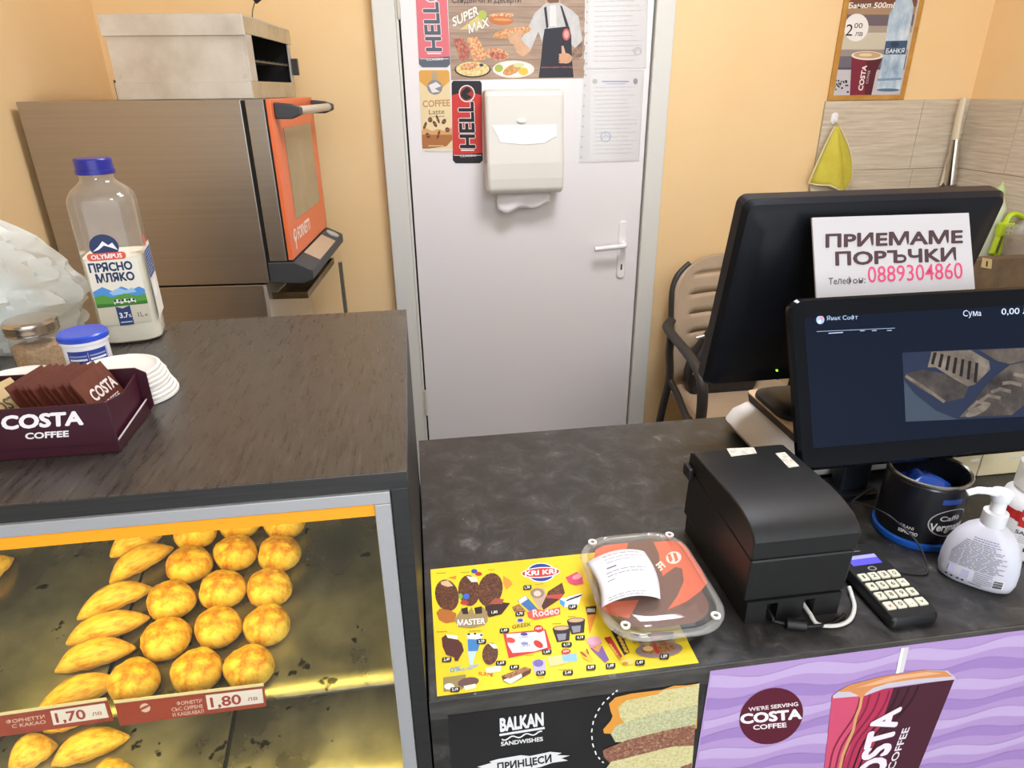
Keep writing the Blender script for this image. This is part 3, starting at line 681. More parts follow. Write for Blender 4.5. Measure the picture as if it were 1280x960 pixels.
# ================================================================ PICTURE, TOWEL AND CORNER TOOL ON THE BACK WALL
fx0, fx1 = Py(1033, 126, D).x, Py(1127, 125, D).x; fz0 = Py(1033, 126, D).z; fz1 = fz0+.45
YB = D-.0115
pf = thing('framed_poster', 'framed poster of a paper coffee cup and a water bottle', 'picture', ((fx0+fx1)/2, D, fz0))
FW_ = pm('oak_frame', [(.3, '#b07a2c'), (.7, '#c99548')], 20, (1, 1, 1), rough=.4)
w = .018
for nm, b in (('frame_rail', (fx0, fx1, YB, D-.0005, fz0, fz0+w)), ('frame_rail', (fx0, fx1, YB, D-.0005, fz1-w, fz1)), ('frame_stile', (fx0, fx0+w, YB, D-.0005, fz0+w, fz1-w)), ('frame_stile', (fx1-w, fx1, YB, D-.0005, fz0+w, fz1-w))):
    mk(nm, G().box(*b), FW_, pf, bevel=.0015)
mk('backing', G().box(fx0+w, fx1-w, D-.0092, D-.001, fz0+w, fz1-w), mat('#c9bfb2', .4), pf)
p = PR(lambda x, y: Py(x, y, D-.0093), (0, -1, 0)).crop(1020, 0, 7.114)
def Q(pts, c, l=1): p.poly(pts, c, l)
def lx(y): return 268-y*.158                                     # left and right inner edges in the crop
def rx(y): return 905-y*.195
bands = [(-320, '#7b5a48'), (60, '#a98868'), (130, '#6f6166'), (230, '#a8988a'), (290, '#cdc2ab'), (440, '#9a8d84'), (500, '#6e6670'), (600, '#57505c'), (620, '#c4bfc2'), (855, None)]
for (a, c), (b, _) in zip(bands, bands[1:]): Q([(lx(a), a), (rx(a), a), (rx(b), b), (lx(b), b)], c, 0)
Q([(lx(-320), -320), (rx(-320), -320), (rx(30), 30), (lx(30), 30)], '#7a4a38', 1)
p.text('Банкя 500ml', (284, 74), (690, 68), (298, 24), '#f1ebe2', 3, .02)
p.ell(358, 245, 108, 125, '#efe9e2', 2, 15); p.text('2', (258, 318), (318, 318), (275, 212), '#2b2724', 3, .0); p.text('00', (338, 250), (410, 250), (345, 203), '#2b2724', 3, 0); p.text('лв', (345, 320), (412, 320), (352, 275), '#2b2724', 3, 0)
Q([(316, 510), (588, 520), (535, 640), (490, 852), (300, 850)], '#7d2338', 2); Q([(450, 515), (588, 520), (535, 640), (490, 852), (430, 852)], '#571a2b', 3)
p.ell(455, 495, 142, 40, '#eadfce', 4, 1); p.ell(455, 490, 122, 30, '#c9a377', 5, 1); p.ell(440, 488, 60, 14, '#e6cfa8', 6)
p.text('COSTA', (412, 806), (452, 585), (372, 800), '#f0e6e2', 5, .03); p.text('COFFEE', (460, 745), (482, 628), (440, 742), '#d9c2c0', 5, .0)
WAT = pm('poster_water', [(.3, '#7f9bb5'), (.5, '#b3c6d4'), (.7, '#dfe8ec')], 26, (1, 1, .5), rough=.35)
Q([(738, -130), (830, -130), (866, 60), (850, 180), (822, 330), (800, 480), (775, 620), (742, 798), (640, 812), (540, 795), (575, 600), (610, 430), (630, 260), (650, 130), (700, 40)], WAT, 2)
Q([(620, 365), (815, 360), (795, 482), (600, 485)], '#3e5676', 3); p.text('БАНКЯ', (618, 474), (780, 470), (626, 432), '#dfe8ec', 4, .02); p.ell(700, 395, 38, 24, '#2a3c55', 4)
Q([(545, 700), (760, 690), (757, 710), (545, 722)], '#7d97b4', 3); p.ell(640, 800, 102, 14, '#58708c', 3)
for k in range(26): p.ell(150+random.random()*115+(k % 3)*9, 712+random.random()*85, 9, 6, '#241a16', 3, random.random()*180, 8)
p.ell(278, 760, 10, 7, '#241a16', 3); p.ell(282, 818, 11, 8, '#241a16', 3)
p.done(pf)
# hook and towel
hk = Py(1043, 148, D-.01)
h = thing('wall_hook', 'small white adhesive hook on the tiles holding the yellow cloth', 'hook', hk)
mk('plate', G().loft([[Vector((x, D-.0092-d, zz)) for x, zz in rrect(hk.x, hk.z, .0135-e, .02-e, .0125-e)] for d, e in ((0, 0), (.003, 0), (.004, .002))]), mat('#ece8e4', .3), h, smooth=30)
g = G(); g.tube(smoothpath([(hk.x, D-.013, hk.z-.004), (hk.x, D-.024, hk.z-.012), (hk.x, D-.03, hk.z-.004)]), .004, 8); mk('peg', g, mat('#ece8e4', .3), h, smooth=50)
YT = D-.03
tops = Py(1046, 158, YT)
lowpts = [Py(x, y, YT) for x, y in ((1010, 229), (1020, 231), (1033, 231), (1046, 237), (1056, 243), (1057, 236), (1060, 222))]
tw = G(); rows = []
NU = 25
for k in range(13):
    f = k/12; row = []
    for i in range(NU):
        u = i/(NU-1); q = u*(len(lowpts)-1); j = min(int(q), len(lowpts)-2); b = lowpts[j].lerp(lowpts[j+1], q-j)
        a = tops+Vector(((u-.5)*.02, 0, 0)); P = a.lerp(b, f)
        P.x += (.018*math.sin(math.pi*f))*(u-.2)
        P.y += (.014*math.sin(u*10+.5)-.010)*min(1, f*1.6)
        row.append(P)
    rows.append(row)
tw.loft(rows, (0, 0), False)
TOW = pm('yellow_microfibre', [(.3, '#c9b83e'), (.6, '#d8c94e'), (.75, '#e0d67e')], 12, rough=.95, bump=.3, bscale=300, spots=(9, .68, '#d8d0ae'))
ct = thing('cleaning_cloth', 'yellow cloth with a pale hem hanging from the white hook', 'cloth', Vector((tops.x, YT, lowpts[3].z)))
c_ = mk('cloth', tw, TOW, ct, smooth=80); c_.modifiers.new('thickness', 'SOLIDIFY').thickness = .003
for nm, seq in (('hem', [r_[0] for r_ in rows]), ('hem', [r_[-1] for r_ in rows]), ('hem', rows[-1])):
    g = G(); g.tube([q+Vector((0, -.002, 0)) for q in seq], .0032, 6); mk(nm, g, mat('#d9cba2', .9), ct, smooth=60)
# inner face of the folded cloth
g = G(); ib = [Py(x, y, YT+.012) for x, y in ((1011, 230), (1032, 231), (1054, 244), (1044, 248), (1022, 249), (1014, 243))]
g.sheet(ib, (0, 1, 0), .002); mk('lining', g, mat('#cdbfa2', .9), ct)
# rod with chrome sleeve, leaning in the corner
YR_ = D-.04; SZ_ = .90
def at(x, y, d=0): return Py(x, y, YR_-d)
rd = thing('long_handled_brush', 'cream handled tool with a chrome sleeve leaning in the tiled corner', 'brush', at(1175, 246))
g = G(); g.tube([at(1204.5, 122), at(1198, 150), at(1193, 178)], [.014, .016, .017], 12, flat=.6); mk('handle', g, mat('#e2d3b4', .45), rd, smooth=50)
g = G(); g.tube([at(1194.5, 174), at(1191, 200), at(1187, 230)], [.017, .020, .024], 14); mk('sleeve', g, mat('#d8d4cc', .12, 1), rd, smooth=50)
g = G(); g.tube([at(1184, 224, -.005), at(1177, 240, -.005), at(1168, 262, -.005), Vector((at(1150, 300).x, YR_+.005, SZ_+.012))], [.015, .017, .017, .017], 10, flat=.6); mk('dark_tip', g, mat('#4a463f', .4), rd, smooth=50)
g = G(); g.tube([at(1200, 140, -.016), at(1190, 180, -.016), at(1176, 232, -.016)], [.006, .0075, .008], 8, flat=.6); mk('backing_strip', g, mat('#dccbab', .5), rd, smooth=50)

# ================================================================ CHAIR with a bag
TAUPE = pm('taupe_plastic', [(.3, '#b39c80'), (.7, '#bda68a')], 10, rough=.5)
DARKP = mat('#38332f', .45)
CX, CY = 1.19, 2.10                                            # seat centre, faces the counter
ch = thing('armchair', 'taupe plastic armchair with a dark frame behind the counter', 'chair', (CX, CY, 0))
seatz = .435
g = G(); rings = []
for z, e in ((seatz-.03, .0), (seatz-.012, .004), (seatz, -.006)): rings.append([Vector((x, y, z)) for x, y in rrect(CX, CY-.01, .235+e, .225+e, .06)])
g.loft(rings); mk('seat', g, TAUPE, ch, smooth=40)
# backrest: leaning slab with five slots, built as slats between rounded sides
YBk = 2.30
def bk(x, z, d=0):                                             # backrest surface leans back and is dished
    t = (z-.45)/.47; return Vector((x, YBk+.06*t+.35*(x-CX)**2*-1+.02+d, z))
zs_ = [.46, .56, .635, .71, .785, .86]                         # slot heights
hwB = .225
def outline(z): 
    t = max(0, (z-.80)/.125); return hwB*(1-.03*(.9-z)) if t <= 0 else hwB*math.sqrt(max(.02, 1-t*t*.75))
lev = []
edges = [.44, .56, .635, .71, .785, .86, .925]
for a_, b_ in zip(edges, edges[1:]): lev += [a_+(b_-a_)*t for t in ((0, .5) if a_ == .44 else (.045, .35, .7))] + [b_-(b_-a_)*.045 if b_ < .92 else b_]
for z_ in (.88, .895, .905, .912, .918): lev.append(z_)
lev = sorted(lev); nu = 28; g = G(); V = []; F = []
for z_ in lev:
    for i in range(nu+1):
        u = i/nu*2-1; V.append(bk(CX+u*outline(z_), z_+.014*(1-u*u)))
for k in range(len(lev)-1):
    zm = (lev[k]+lev[k+1])/2; slot = any(abs(zm-e) < .002 for e in edges[1:-1])
    for i in range(nu):
        if slot and abs((i+.5)/nu*2-1) < .74: continue
        F.append((k*(nu+1)+i, k*(nu+1)+i+1, (k+1)*(nu+1)+i+1, (k+1)*(nu+1)+i))
g.add(V, F); o = mk('backrest', g, TAUPE, ch, smooth=60); sd = o.modifiers.new('thickness', 'SOLIDIFY'); sd.thickness = .014; sd.offset = 0
for s in (-1, 1):                                              # side frame of the backrest, arms, legs
    g = G(); pts = [bk(CX+s*(outline(z)+.006), z, .012) for z in (.40, .5, .6, .7, .8, .85, .88, .905)]
    g.tube(smoothpath(pts, 3), .0115, 8); mk('back_frame', g, DARKP, ch, smooth=50)
    xo = CX+s*.268
    g = G(); g.tube(smoothpath([(CX+s*.235, 2.325, .70), (xo-s*.004, 2.29, .688), (xo, 2.22, .677), (xo, 2.10, .665), (xo, 1.99, .645), (xo, 1.935, .61), (xo, 1.915, .55), (xo, 1.91, .46), (xo, 1.90, .25), (xo+s*.006, 1.885, 0)], 4), [.019]*37, 10, flat=.75); mk('front_leg', g, DARKP, ch, smooth=50)
    g = G(); g.tube(smoothpath([(xo, 2.235, .675), (xo-s*.003, 2.245, .60), (xo-s*.008, 2.235, .50), (xo-s*.002, 2.26, .36), (xo+s*.01, 2.33, 0)], 5), .019, 10, flat=.75); mk('rear_leg', g, DARKP, ch, smooth=50)
    g = G(); g.tube(smoothpath([(xo, 1.905, .44), (xo-s*.03, 1.895, .40), (xo-s*.09, 1.885, .385), (CX, 1.88, .38)], 4), .017, 8); mk('front_stretcher', g, DARKP, ch, smooth=50)
    g = G(); g.tube(smoothpath([(xo-s*.005, 2.24, .50), (xo-s*.02, 2.17, .455), (xo-s*.015, 2.07, .42), (xo, 1.91, .40)], 4), .013, 8); mk('side_stretcher', g, DARKP, ch, smooth=50)
bgx, bgy = Py(860, 440, 2.23).x+.075, 2.235
bg = thing('handbag', 'black bag leaning on the back of the taupe armchair', 'bag', (bgx+.08, bgy, seatz))
g = G(); rings = []
for k in range(7):
    t = k/6; z = seatz+.001+.235*t; sh = .6+.4*math.sin(math.pi*min(1, .25+t*.75))
    rings.append([Vector((x+.012*t, y+.03*t+.006*noise.noise(Vector((x*20, z*20, y*9))), z)) for x, y in rrect(bgx+.075, bgy, .15*sh-.01*t, .036*sh, .02)])
g.loft(rings); mk('body', g, pm('black_leather', [(.3, '#1b1918'), (.7, '#292523')], 30, rough=.4, bump=.2), bg, smooth=50)
g = G(); g.tube(smoothpath([(bgx-.03, bgy-.02, seatz+.235), (bgx-.01, bgy-.03, seatz+.25), (bgx+.05, bgy+.0, seatz+.262), (bgx+.10, bgy, seatz+.27)]), .006, 8); mk('strap', g, BLACK, bg, smooth=50)
g = G(); g.tube([(bgx-.06, bgy-.03, seatz+.232), (bgx-.03, bgy-.032, seatz+.24)], .007, 8); mk('buckle', g, mat('#b9b7ae', .25, .9), bg, smooth=50)
g = G(); g.tube([(bgx-.062, bgy-.045, seatz+.09), (bgx-.052, bgy-.045, seatz+.15)], .004, 6); mk('zip', g, mat('#b9b7ae', .25, .9), bg)

# ================================================================ SINK SIDE on the right, behind the monitor
SZ = .90
sk = thing('sink_cabinet', 'cream cabinet along the tiled wall behind the monitors', 'cabinet', (1.86, 2.0, 0))
mk('body', G().box(1.62, XR-.012, 1.55, D-.012, .08, SZ-.03), mat('#e6dcc2', .4), sk)
mk('plinth', G().box(1.66, XR-.012, 1.57, D-.012, 0, .0795), mat('#5a544a', .5), sk)
mk('worktop', G().box(1.60, XR-.0115, 1.53, D-.0115, SZ-.0295, SZ), pm('brown_worktop', [(.3, '#4a3d2f'), (.7, '#6b5945')], 8, (1, 6, 1), rough=.4), sk, bevel=.002)
for y0 in (1.56, 2.0): mk('cabinet_door', G().box(1.604, 1.6195, y0, y0+.43, .1, SZ-.045), mat('#ebe2cb', .4), sk, bevel=.002)
# dish soap bottle
b0 = Py(1246, 255, 2.14)
ds = thing('dish_soap_bottle', 'pale green capped bottle against the tiles behind the monitor corner', 'bottle', (b0.x, 2.14, SZ))
zt = Py(1249, 229, 2.14).z
mk('bottle_body', G().lathe([(.028, SZ+.0005), (.034, SZ+.01), (.036, zt-.12), (.034, zt-.085), (.02, zt-.055), (.014, zt-.045)], (b0.x, 2.14, 0), 28), mat('#cfd2b4', .3), ds, smooth=40)
mk('cap', G().lathe([(.0155, zt-.0445), (.0155, zt-.018), (.011, zt-.012), (.005, zt-.006), (.004, zt+.006)], (b0.x, 2.14, 0), 20), mat('#b7c98e', .35), ds, smooth=40)
# lime plastic basket
LIME = mat('#b9d22a', .4)
def sp(x, y, Y=2.08): return Py(x, y, Y)
lb = thing('lime_basket', 'lime green plastic rack holding clear tubs beside the monitor corner', 'rack', (sp(1258, 310).x, 2.08, SZ))
g = G()
ptsL = [sp(1240, 316), sp(1246, 300), sp(1254, 285), sp(1262, 270), sp(1272, 268), sp(1285, 276)]
g.tube(smoothpath(ptsL, 4), .011, 8, flat=.8); mk('handle_rim', g, LIME, lb, smooth=50)
g = G(); g.tube(smoothpath([sp(1239, 314), sp(1248, 322), sp(1262, 321), sp(1285, 318)], 4), .009, 8); mk('lower_rim', g, LIME, lb, smooth=50)
g = G(); g.tube(smoothpath([sp(1258, 282), sp(1256, 300), sp(1250, 318)], 4), .009, 8); mk('post', g, LIME, lb, smooth=50)
c0 = sp(1259, 285)
g = G().box(c0.x-.035, c0.x+.02, 2.068, 2.092, c0.z-.03, c0.z+.02); mk('clip', g, LIME, lb, bevel=.006)
for dx, dz in ((-.012, .004), (.004, .002), (-.01, -.012), (.006, -.014)):
    mk('hole', G().lathe([(.004, 0), (.004, .002)], n=8).xf(Matrix.Translation((c0.x+dx, 2.0678, c0.z+dz)) @ Matrix.Rotation(math.pi/2, 4, 'X')), BLACK, lb)
zl = sp(1262, 322).z
mk('foot', G().box(c0.x-.05, c0.x+.12, 2.06, 2.10, SZ+.0005, zl-.004), mat('#7a6a52', .5), lb)
cc = Vector((sp(1282, 300, 2.0).x, 2.0, SZ))
tb = thing('clear_tub', 'clear plastic tub with brown contents in the lime rack', 'tub', cc)
zq = sp(1270, 285, 2.0).z
mk('wall', G().lathe([(.06, SZ+.075), (.066, zq), (.062, zq), (.056, SZ+.078)], (cc.x, cc.y, 0), 28, (0, 0)), clear('tub_plastic', '#e8e2d8', .12, .88), tb, smooth=40)
mk('contents', G().lathe([(.05, SZ+.076), (.055, SZ+.078), (.06, zq-.035), (.03, zq-.03)], (cc.x, cc.y, 0), 24), pm('brown_contents', [(.3, '#7d6650'), (.7, '#9c8468')], 20, rough=.7), tb, smooth=40)
mk('base', G().lathe([(.058, SZ+.0006), (.058, SZ+.0755)], (cc.x, cc.y, 0), 24), mat('#5d4c3a', .6), tb)
bx = sp(1232, 329, 1.86)
bb = thing('brown_box', 'brown box with a numbered cream tag beside the monitor edge', 'box', (bx.x+.08, 1.92, SZ))
zb1 = sp(1240, 322, 1.86).z-.004
mk('carton', G().box(bx.x-.04, bx.x+.17, 1.86, 1.90, SZ+.0006, zb1), pm('brown_card', [(.3, '#5b4833'), (.7, '#7a6346')], 14, rough=.7), bb, bevel=.003)
tg = [sp(1228, 322, 1.8588), sp(1240, 324, 1.8588), sp(1239, 336, 1.8588), sp(1226, 334, 1.8588)]
mk('tag', G().sheet(tg, (0, -1, 0), .001), mat('#c9ad7a', .6), bb)
p = PR(lambda x, y: sp(x, y, 1.8577), (0, -1, 0)); p.text('1', (1232.5, 333), (1234.2, 333), (1233, 326), '#2a2018', 1, .01); p.done(bb)

# ================================================================ POS: cash base, monitor, customer display, sign
SCW = mat('#d9d5cf', .35)
sc = thing('till_scale', 'white flared till base with a beige dark-edged top plate under the monitor', 'scale', (.75, .96, ZR))
g = G(); 
rg = lambda hx, hy, z, r: [Vector((x, y, z)) for x, y in rrect(.755, .965, hx, hy, r)]
g.loft([rg(.19, .105, ZR+.012, .02), rg(.195, .11, ZR+.022, .022), rg(.185, .107, ZR+.04, .02), rg(.158, .1, ZR+.056, .018)]); mk('body', g, SCW, sc, smooth=50)
mk('foot_skirt', G().loft([rg(.175, .095, ZR+.0005, .02), rg(.19, .104, ZR+.0115, .02)]), mat('#1f1e1d', .6), sc)
mk('plate_edge', G().loft([rg(.152, .104, ZR+.0563, .012), rg(.155, .106, ZR+.071, .012)]), mat('#3b352e', .6), sc)
mk('plate', G().loft([rg(.155, .106, ZR+.0713, .012), rg(.155, .106, ZR+.0745, .012)]), pm('beige_plate', [(.3, '#c8a882'), (.7, '#d6b892')], 6, rough=.4), sc, bevel=.001)
# cashier's monitor, seen from behind, leaning towards us
MT = math.radians(-12); MO = Py(880, 485, 1.0)
mu = Vector((0, math.sin(MT), math.cos(MT))); mn = Vector((0, math.cos(MT), -math.sin(MT)))   # mn: away from us
def MW(x, d, u): return MO+Vector((x, 0, 0))+mn*d+mu*u
MWd, MH = .432, .335
BLK = mat('#13151b', .42, spec=.35); 
mo = thing('cashier_monitor', 'large black monitor seen from behind with a small green light', 'monitor', (MO.x+MWd/2, .99, ZR+.075))
g = G(); rings = []
for d, e in ((.006, .034), (0, .018), (.002, .006), (.012, 0), (.034, 0), (.038, .003)):
    rings.append([MW(x, d if e < .03 else -.006, u) for x, u in rrect(MWd/2, MH/2, MWd/2-e, MH/2-e, .014)])
g.loft(rings); mk('back_shell', g, BLK, mo, smooth=28)
mk('screen', G().loft([[MW(x, .0382, u) for x, u in rrect(MWd/2, MH/2, MWd/2-.012, MH/2-.012, .004)], [MW(x, .039, u) for x, u in rrect(MWd/2, MH/2, MWd/2-.012, MH/2-.012, .004)]]), mat('#0c0d10', .15), mo)
q = Pn(970, 461.5, MO-mn*.003, mn)
mk('power_light', G().lathe([(.0016, 0), (.0016, .002)], n=10).xf(Matrix.Translation(q-mn*.0045) @ Matrix.Rotation(-math.pi/2, 4, 'X')), mat('#7cf01c', .5, emit=3), mo)
nx = MO.x+.24
g = G(); g.tube([MW(.24, .012, .12), MW(.24, .05, .06), Vector((nx, 1.035, ZR+.085))], .022, 12, flat=.6); mk('neck', g, BLK, mo, smooth=50)
mk('stand_base', G().loft([[Vector((x, y, z)) for x, y in rrect(nx, .995, .12-e, .066-e, .03)] for z, e in ((ZR+.075, 0), (ZR+.082, .001), (ZR+.088, .012))]), BLK, mo, smooth=40)
# customer display, tilted back
DT_ = math.radians(24.0); DO = Py(1001, 590, .72)
du = Vector((0, math.sin(DT_), math.cos(DT_))); dn = Vector((0, math.cos(DT_), -math.sin(DT_)))
def DW(x, d, u): return DO+Vector((x, 0, 0))+dn*d+du*u
DWd, DH = .385, .238
cdm = thing('customer_display', 'glossy black customer display on a pole showing a pastry picture', 'monitor', (DO.x+.1, .80, ZR))
GLOSS = mat('#090b0f', .08, spec=.4)
g = G(); rings = []
for d, e, rr in ((.012, 0, .018), (.004, .0, .018), (0, .004, .016), (.0005, .014, .012)): rings.append([DW(x, d, u) for x, u in rrect(DWd/2, DH/2, DWd/2-e, DH/2-e, rr)])
rings.append([DW(x, .003, u) for x, u in rrect(DWd/2, DH/2+.002, DWd/2-.0225, DH/2-.0285, .003)])
g.loft(rings, (0, 0)); mk('bezel', g, GLOSS, cdm, smooth=30)
g = G(); rings = []
for d, e in ((.0122, .002), (.022, .010), (.030, .06)): rings.append([DW(x, d, u) for x, u in rrect(DWd/2, DH/2, DWd/2-e, DH/2-e, .016)])
g.loft(rings); mk('rear_shell', g, BLK, cdm, smooth=30)
g = G(); g.loft([[DW(x, .0032, u) for x, u in rrect(DWd/2, DH/2+.002, DWd/2-.022, DH/2-.028, .003)], [DW(x, .006, u) for x, u in rrect(DWd/2, DH/2+.002, DWd/2-.022, DH/2-.028, .003)]])
scr = mk('screen', g, mat('#0b1220', .1, emit=.38, spec=.35), cdm)
SCRP = DO+dn*.0031
p = PR(lambda x, y: Pn(x, y, SCRP, dn), -dn).crop(980, 340, 3.693)
def em(c, s=.7): return mat(c, .2, emit=s)
p.text('Сума', (826, 205), (910, 202), (826, 176), em('#a9b4c4', .5), 2, .005); p.text('0,00 лв', (1003, 197), (1155, 190), (1003, 168), em('#a9b4c4', .5), 2, .005)
p.ell(167, 221, 19, 20, em('#8aa2c8', .4), 1); p.ell(173, 213, 9, 7, em('#c87878', .4), 2, 30); p.ell(162, 230, 8, 6, em('#dfe6f0', .5), 2, -30)
p.text('Янак Софт', (196, 223), (340, 218), (196, 203), em('#8fa0b8', .35), 2, .005)
p.stroke([(150, 275), (512, 259)], 2.2, em('#8fa0b8', .3), 1); p.stroke([(205, 283), (272, 279)], 4, em('#aab4c4', .3), 1)
for x in (350, 405, 475): p.stroke([(x, 276-x*.012), (x+22, 275-x*.012)], 3, em('#aab4c4', .3), 1)
# picture on the screen
BUN = pm('screen_pastry', [(.3, '#1e1b1c'), (.5, '#3d3733'), (.7, '#5d534a')], 22, rough=.2, emit=.22); BUNL = pm('screen_pastry_light', [(.3, '#433c37'), (.5, '#61574d'), (.7, '#7d7266')], 30, rough=.2, emit=.25)
p.poly([(545, 372), (1175, 345), (1175, 665), (560, 692)], em('#20273a', .3), 1)
p.poly([(553, 500), (600, 560), (700, 640), (800, 680), (560, 690)], em('#353f4a', .3), 2)
p.poly([(680, 368), (860, 360), (945, 410), (950, 450), (880, 520), (840, 530), (700, 440), (662, 440)], BUNL, 3)
for k in range(7): p.poly([(690+k*32, 370+k*8), (704+k*32, 372+k*8), (690+k*33, 428+k*14), (676+k*33, 424+k*14)], em('#1c1818', .2), 4)
p.poly([(560, 470), (640, 450), (740, 470), (850, 530), (830, 580), (740, 602), (640, 545), (553, 490)], BUN, 3); p.stroke([(560, 480), (640, 530), (740, 600)], 14, BUNL, 4)
p.poly([(1175, 400), (1040, 430), (950, 500), (880, 590), (810, 670), (1050, 660), (1175, 560)], BUN, 4); p.poly([(1175, 348), (900, 360), (980, 410), (1040, 425), (1175, 395)], BUN, 3)
for k in range(6): p.stroke([(850+k*52, 640-k*42), (890+k*52, 600-k*30), (950+k*48, 612-k*30)], 16, BUNL, 5)
p.ell(890, 640, 60, 18, BUNL, 5, -25)
p.done(scr, 'screen_image')
q = PR(lambda x, y: Pn(x, y, DO+dn*.0004, dn), -dn).crop(980, 340, 3.693)
q.text('AUTO', (862, 876), (900, 874), (862, 864), '#aeb4bc', 3, .01); q.text('MENU', (1030, 865), (1070, 863), (1030, 853), '#aeb4bc', 3, .01); q.text('POWER', (1080, 862), (1130, 860), (1080, 850), '#aeb4bc', 3, .01)
for x in (935, 960, 990): q.ell(x, 866-(x-935)*.05, 6, 2, '#8e949c', 3)
q.done(cdm, 'button_print')
px_ = Pz(1060, 690, ZR)
PX, PY = DO.x+.115, .795
PX = Py(1072, 620, .80).x
g = G(); g.loft([[Vector((x, y, z)) for x, y in rrect(PX, .825, .024, .014, .004)] for z in (ZR+.012, ZR+.19)]); mk('pole', g, mat('#1a1d24', .4), cdm, smooth=30)
mk('pole_base', G().loft([[Vector((x, y, z)) for x, y in rrect(PX, .825, .038-e, .028-e, .012)] for z, e in ((ZR+.0005, 0), (ZR+.01, 0), (ZR+.0118, .003))]), BLK, cdm, smooth=40)
# sign tucked behind the display
SG = DO+dn*.047
def sgm(x, y): return Pn(x, y, SG, dn)
c4 = [sgm(1015, 272), sgm(1211, 266), sgm(1218, 352), sgm(1020, 360)]
dv1, dv2 = (c4[3]-c4[0]).normalized(), (c4[2]-c4[1]).normalized()
c4[3] = c4[3]+dv1*.045; c4[2] = c4[2]+dv2*.045
sg = thing('phone_order_sign', 'white card sign with dark lettering and a pink phone number', 'sign', (c4[2]+c4[3])/2)
mk('card', G().sheet(c4, dn, .003), mat('#c6c0be', .55), sg)
p = PR(sgm, -dn).crop(800, 220, 2.4)
DK = '#4a3336'
p.text('ПРИЕМАМЕ', (558, 214), (966, 200), (558, 176), DK, 2, .03); p.text('ПОР', (588, 268), (738, 262), (587, 229), DK, 2, .03); p.text('ЧКИ', (806, 259.5), (946, 254), (805, 221), DK, 2, .03)
def hb_(x, h): return (x-h*.02, 268-(x-588)*14/358-h)           # hard sign drawn by hand: bar, stem, bowl
p.poly([hb_(741, 39), hb_(772, 39), hb_(772, 31), hb_(741, 31)], DK, 2); p.poly([hb_(760, 32), hb_(772, 32), hb_(772, 0), hb_(760, 0)], DK, 3)
p.stroke([hb_(768, 21), hb_(786, 21), hb_(793, 18), hb_(796, 12), hb_(793, 6), hb_(786, 3), hb_(768, 3)], 8, DK, 4)
p.text('Теле', (565, 326), (617, 323.5), (565, 305), '#5a4a4c', 2, .005); p.text('ф', (619, 323.5), (636, 322.8), (619, 302.5), '#5a4a4c', 2, .005); p.text('он:', (638, 322.8), (676, 321), (638, 301.8), '#5a4a4c', 2, .005); p.text('0889304860', (684, 320), (968, 307), (682, 270), '#d9476f', 3, .0)
p.done(sg)

# ================================================================ RECEIPT PRINTER
pr = thing('receipt_printer', 'black receipt printer with a curved lid beside the takeaway box', 'printer', (.427, .675, ZR))
PB = pm('black_abs_plastic', [(.3, '#161615'), (.7, '#1d1c1b')], 60, rough=.42, bump=.05, bscale=900)
x0, x1 = .361, .491
mk('body', G().prism([(.577, ZR+.034), (.575, ZR+.096), (.765, ZR+.112), (.77, ZR+.03), (.766, ZR+.0305)], 'x', x0, x1), PB, pr, bevel=.003)
mk('foot_panel', G().box(x0+.004, x0+.030, .5755, .766, ZR+.0005, ZR+.0335).box(x0+.044, x0+.078, .5755, .766, ZR+.0005, ZR+.0335).box(x0+.092, x1-.004, .5755, .766, ZR+.0005, ZR+.0335)
   .box(x0+.0301, x0+.0439, .59, .766, ZR+.0005, ZR+.0335).box(x0+.0781, x0+.0919, .59, .766, ZR+.0005, ZR+.0335).box(x0+.0301, x0+.0439, .5755, .5899, ZR+.028, ZR+.0335).box(x0+.0781, x0+.0919, .5755, .5899, ZR+.028, ZR+.0335), PB, pr)
lid = [(.574, ZR+.0975), (.574, ZR+.122), (.579, ZR+.130), (.592, ZR+.1375), (.612, ZR+.1425), (.64, ZR+.1445), (.755, ZR+.1395), (.766, ZR+.134), (.768, ZR+.1135)]
mk('lid', G().prism(lid, 'x', x0-.0015, x1+.0015), PB, pr, smooth=30, bevel=.002)
mk('side_latch', G().box(x0-.009, x0-.002, .745, .768, ZR+.10, ZR+.118), PB, pr, bevel=.002)
LZ = ZR+.141
def lm_(x, y): return Pn(x, y, Vector((.4, .70, ZR+.1422)), Vector((0, .043, 1)).normalized())
for c4 in ([(908, 561), (942, 559.5), (946, 567), (914, 571)], [(969, 567), (981, 565.5), (999, 583), (986, 585)]):
    mk('sticker', G().sheet([lm_(*c)+Vector((0, 0, .0002)) for c in c4], (0, 0, 1), .0004), pm('sticker_print', [(.4, '#b9b1a0'), (.6, '#dad3c3')], 160, rough=.6), pr)
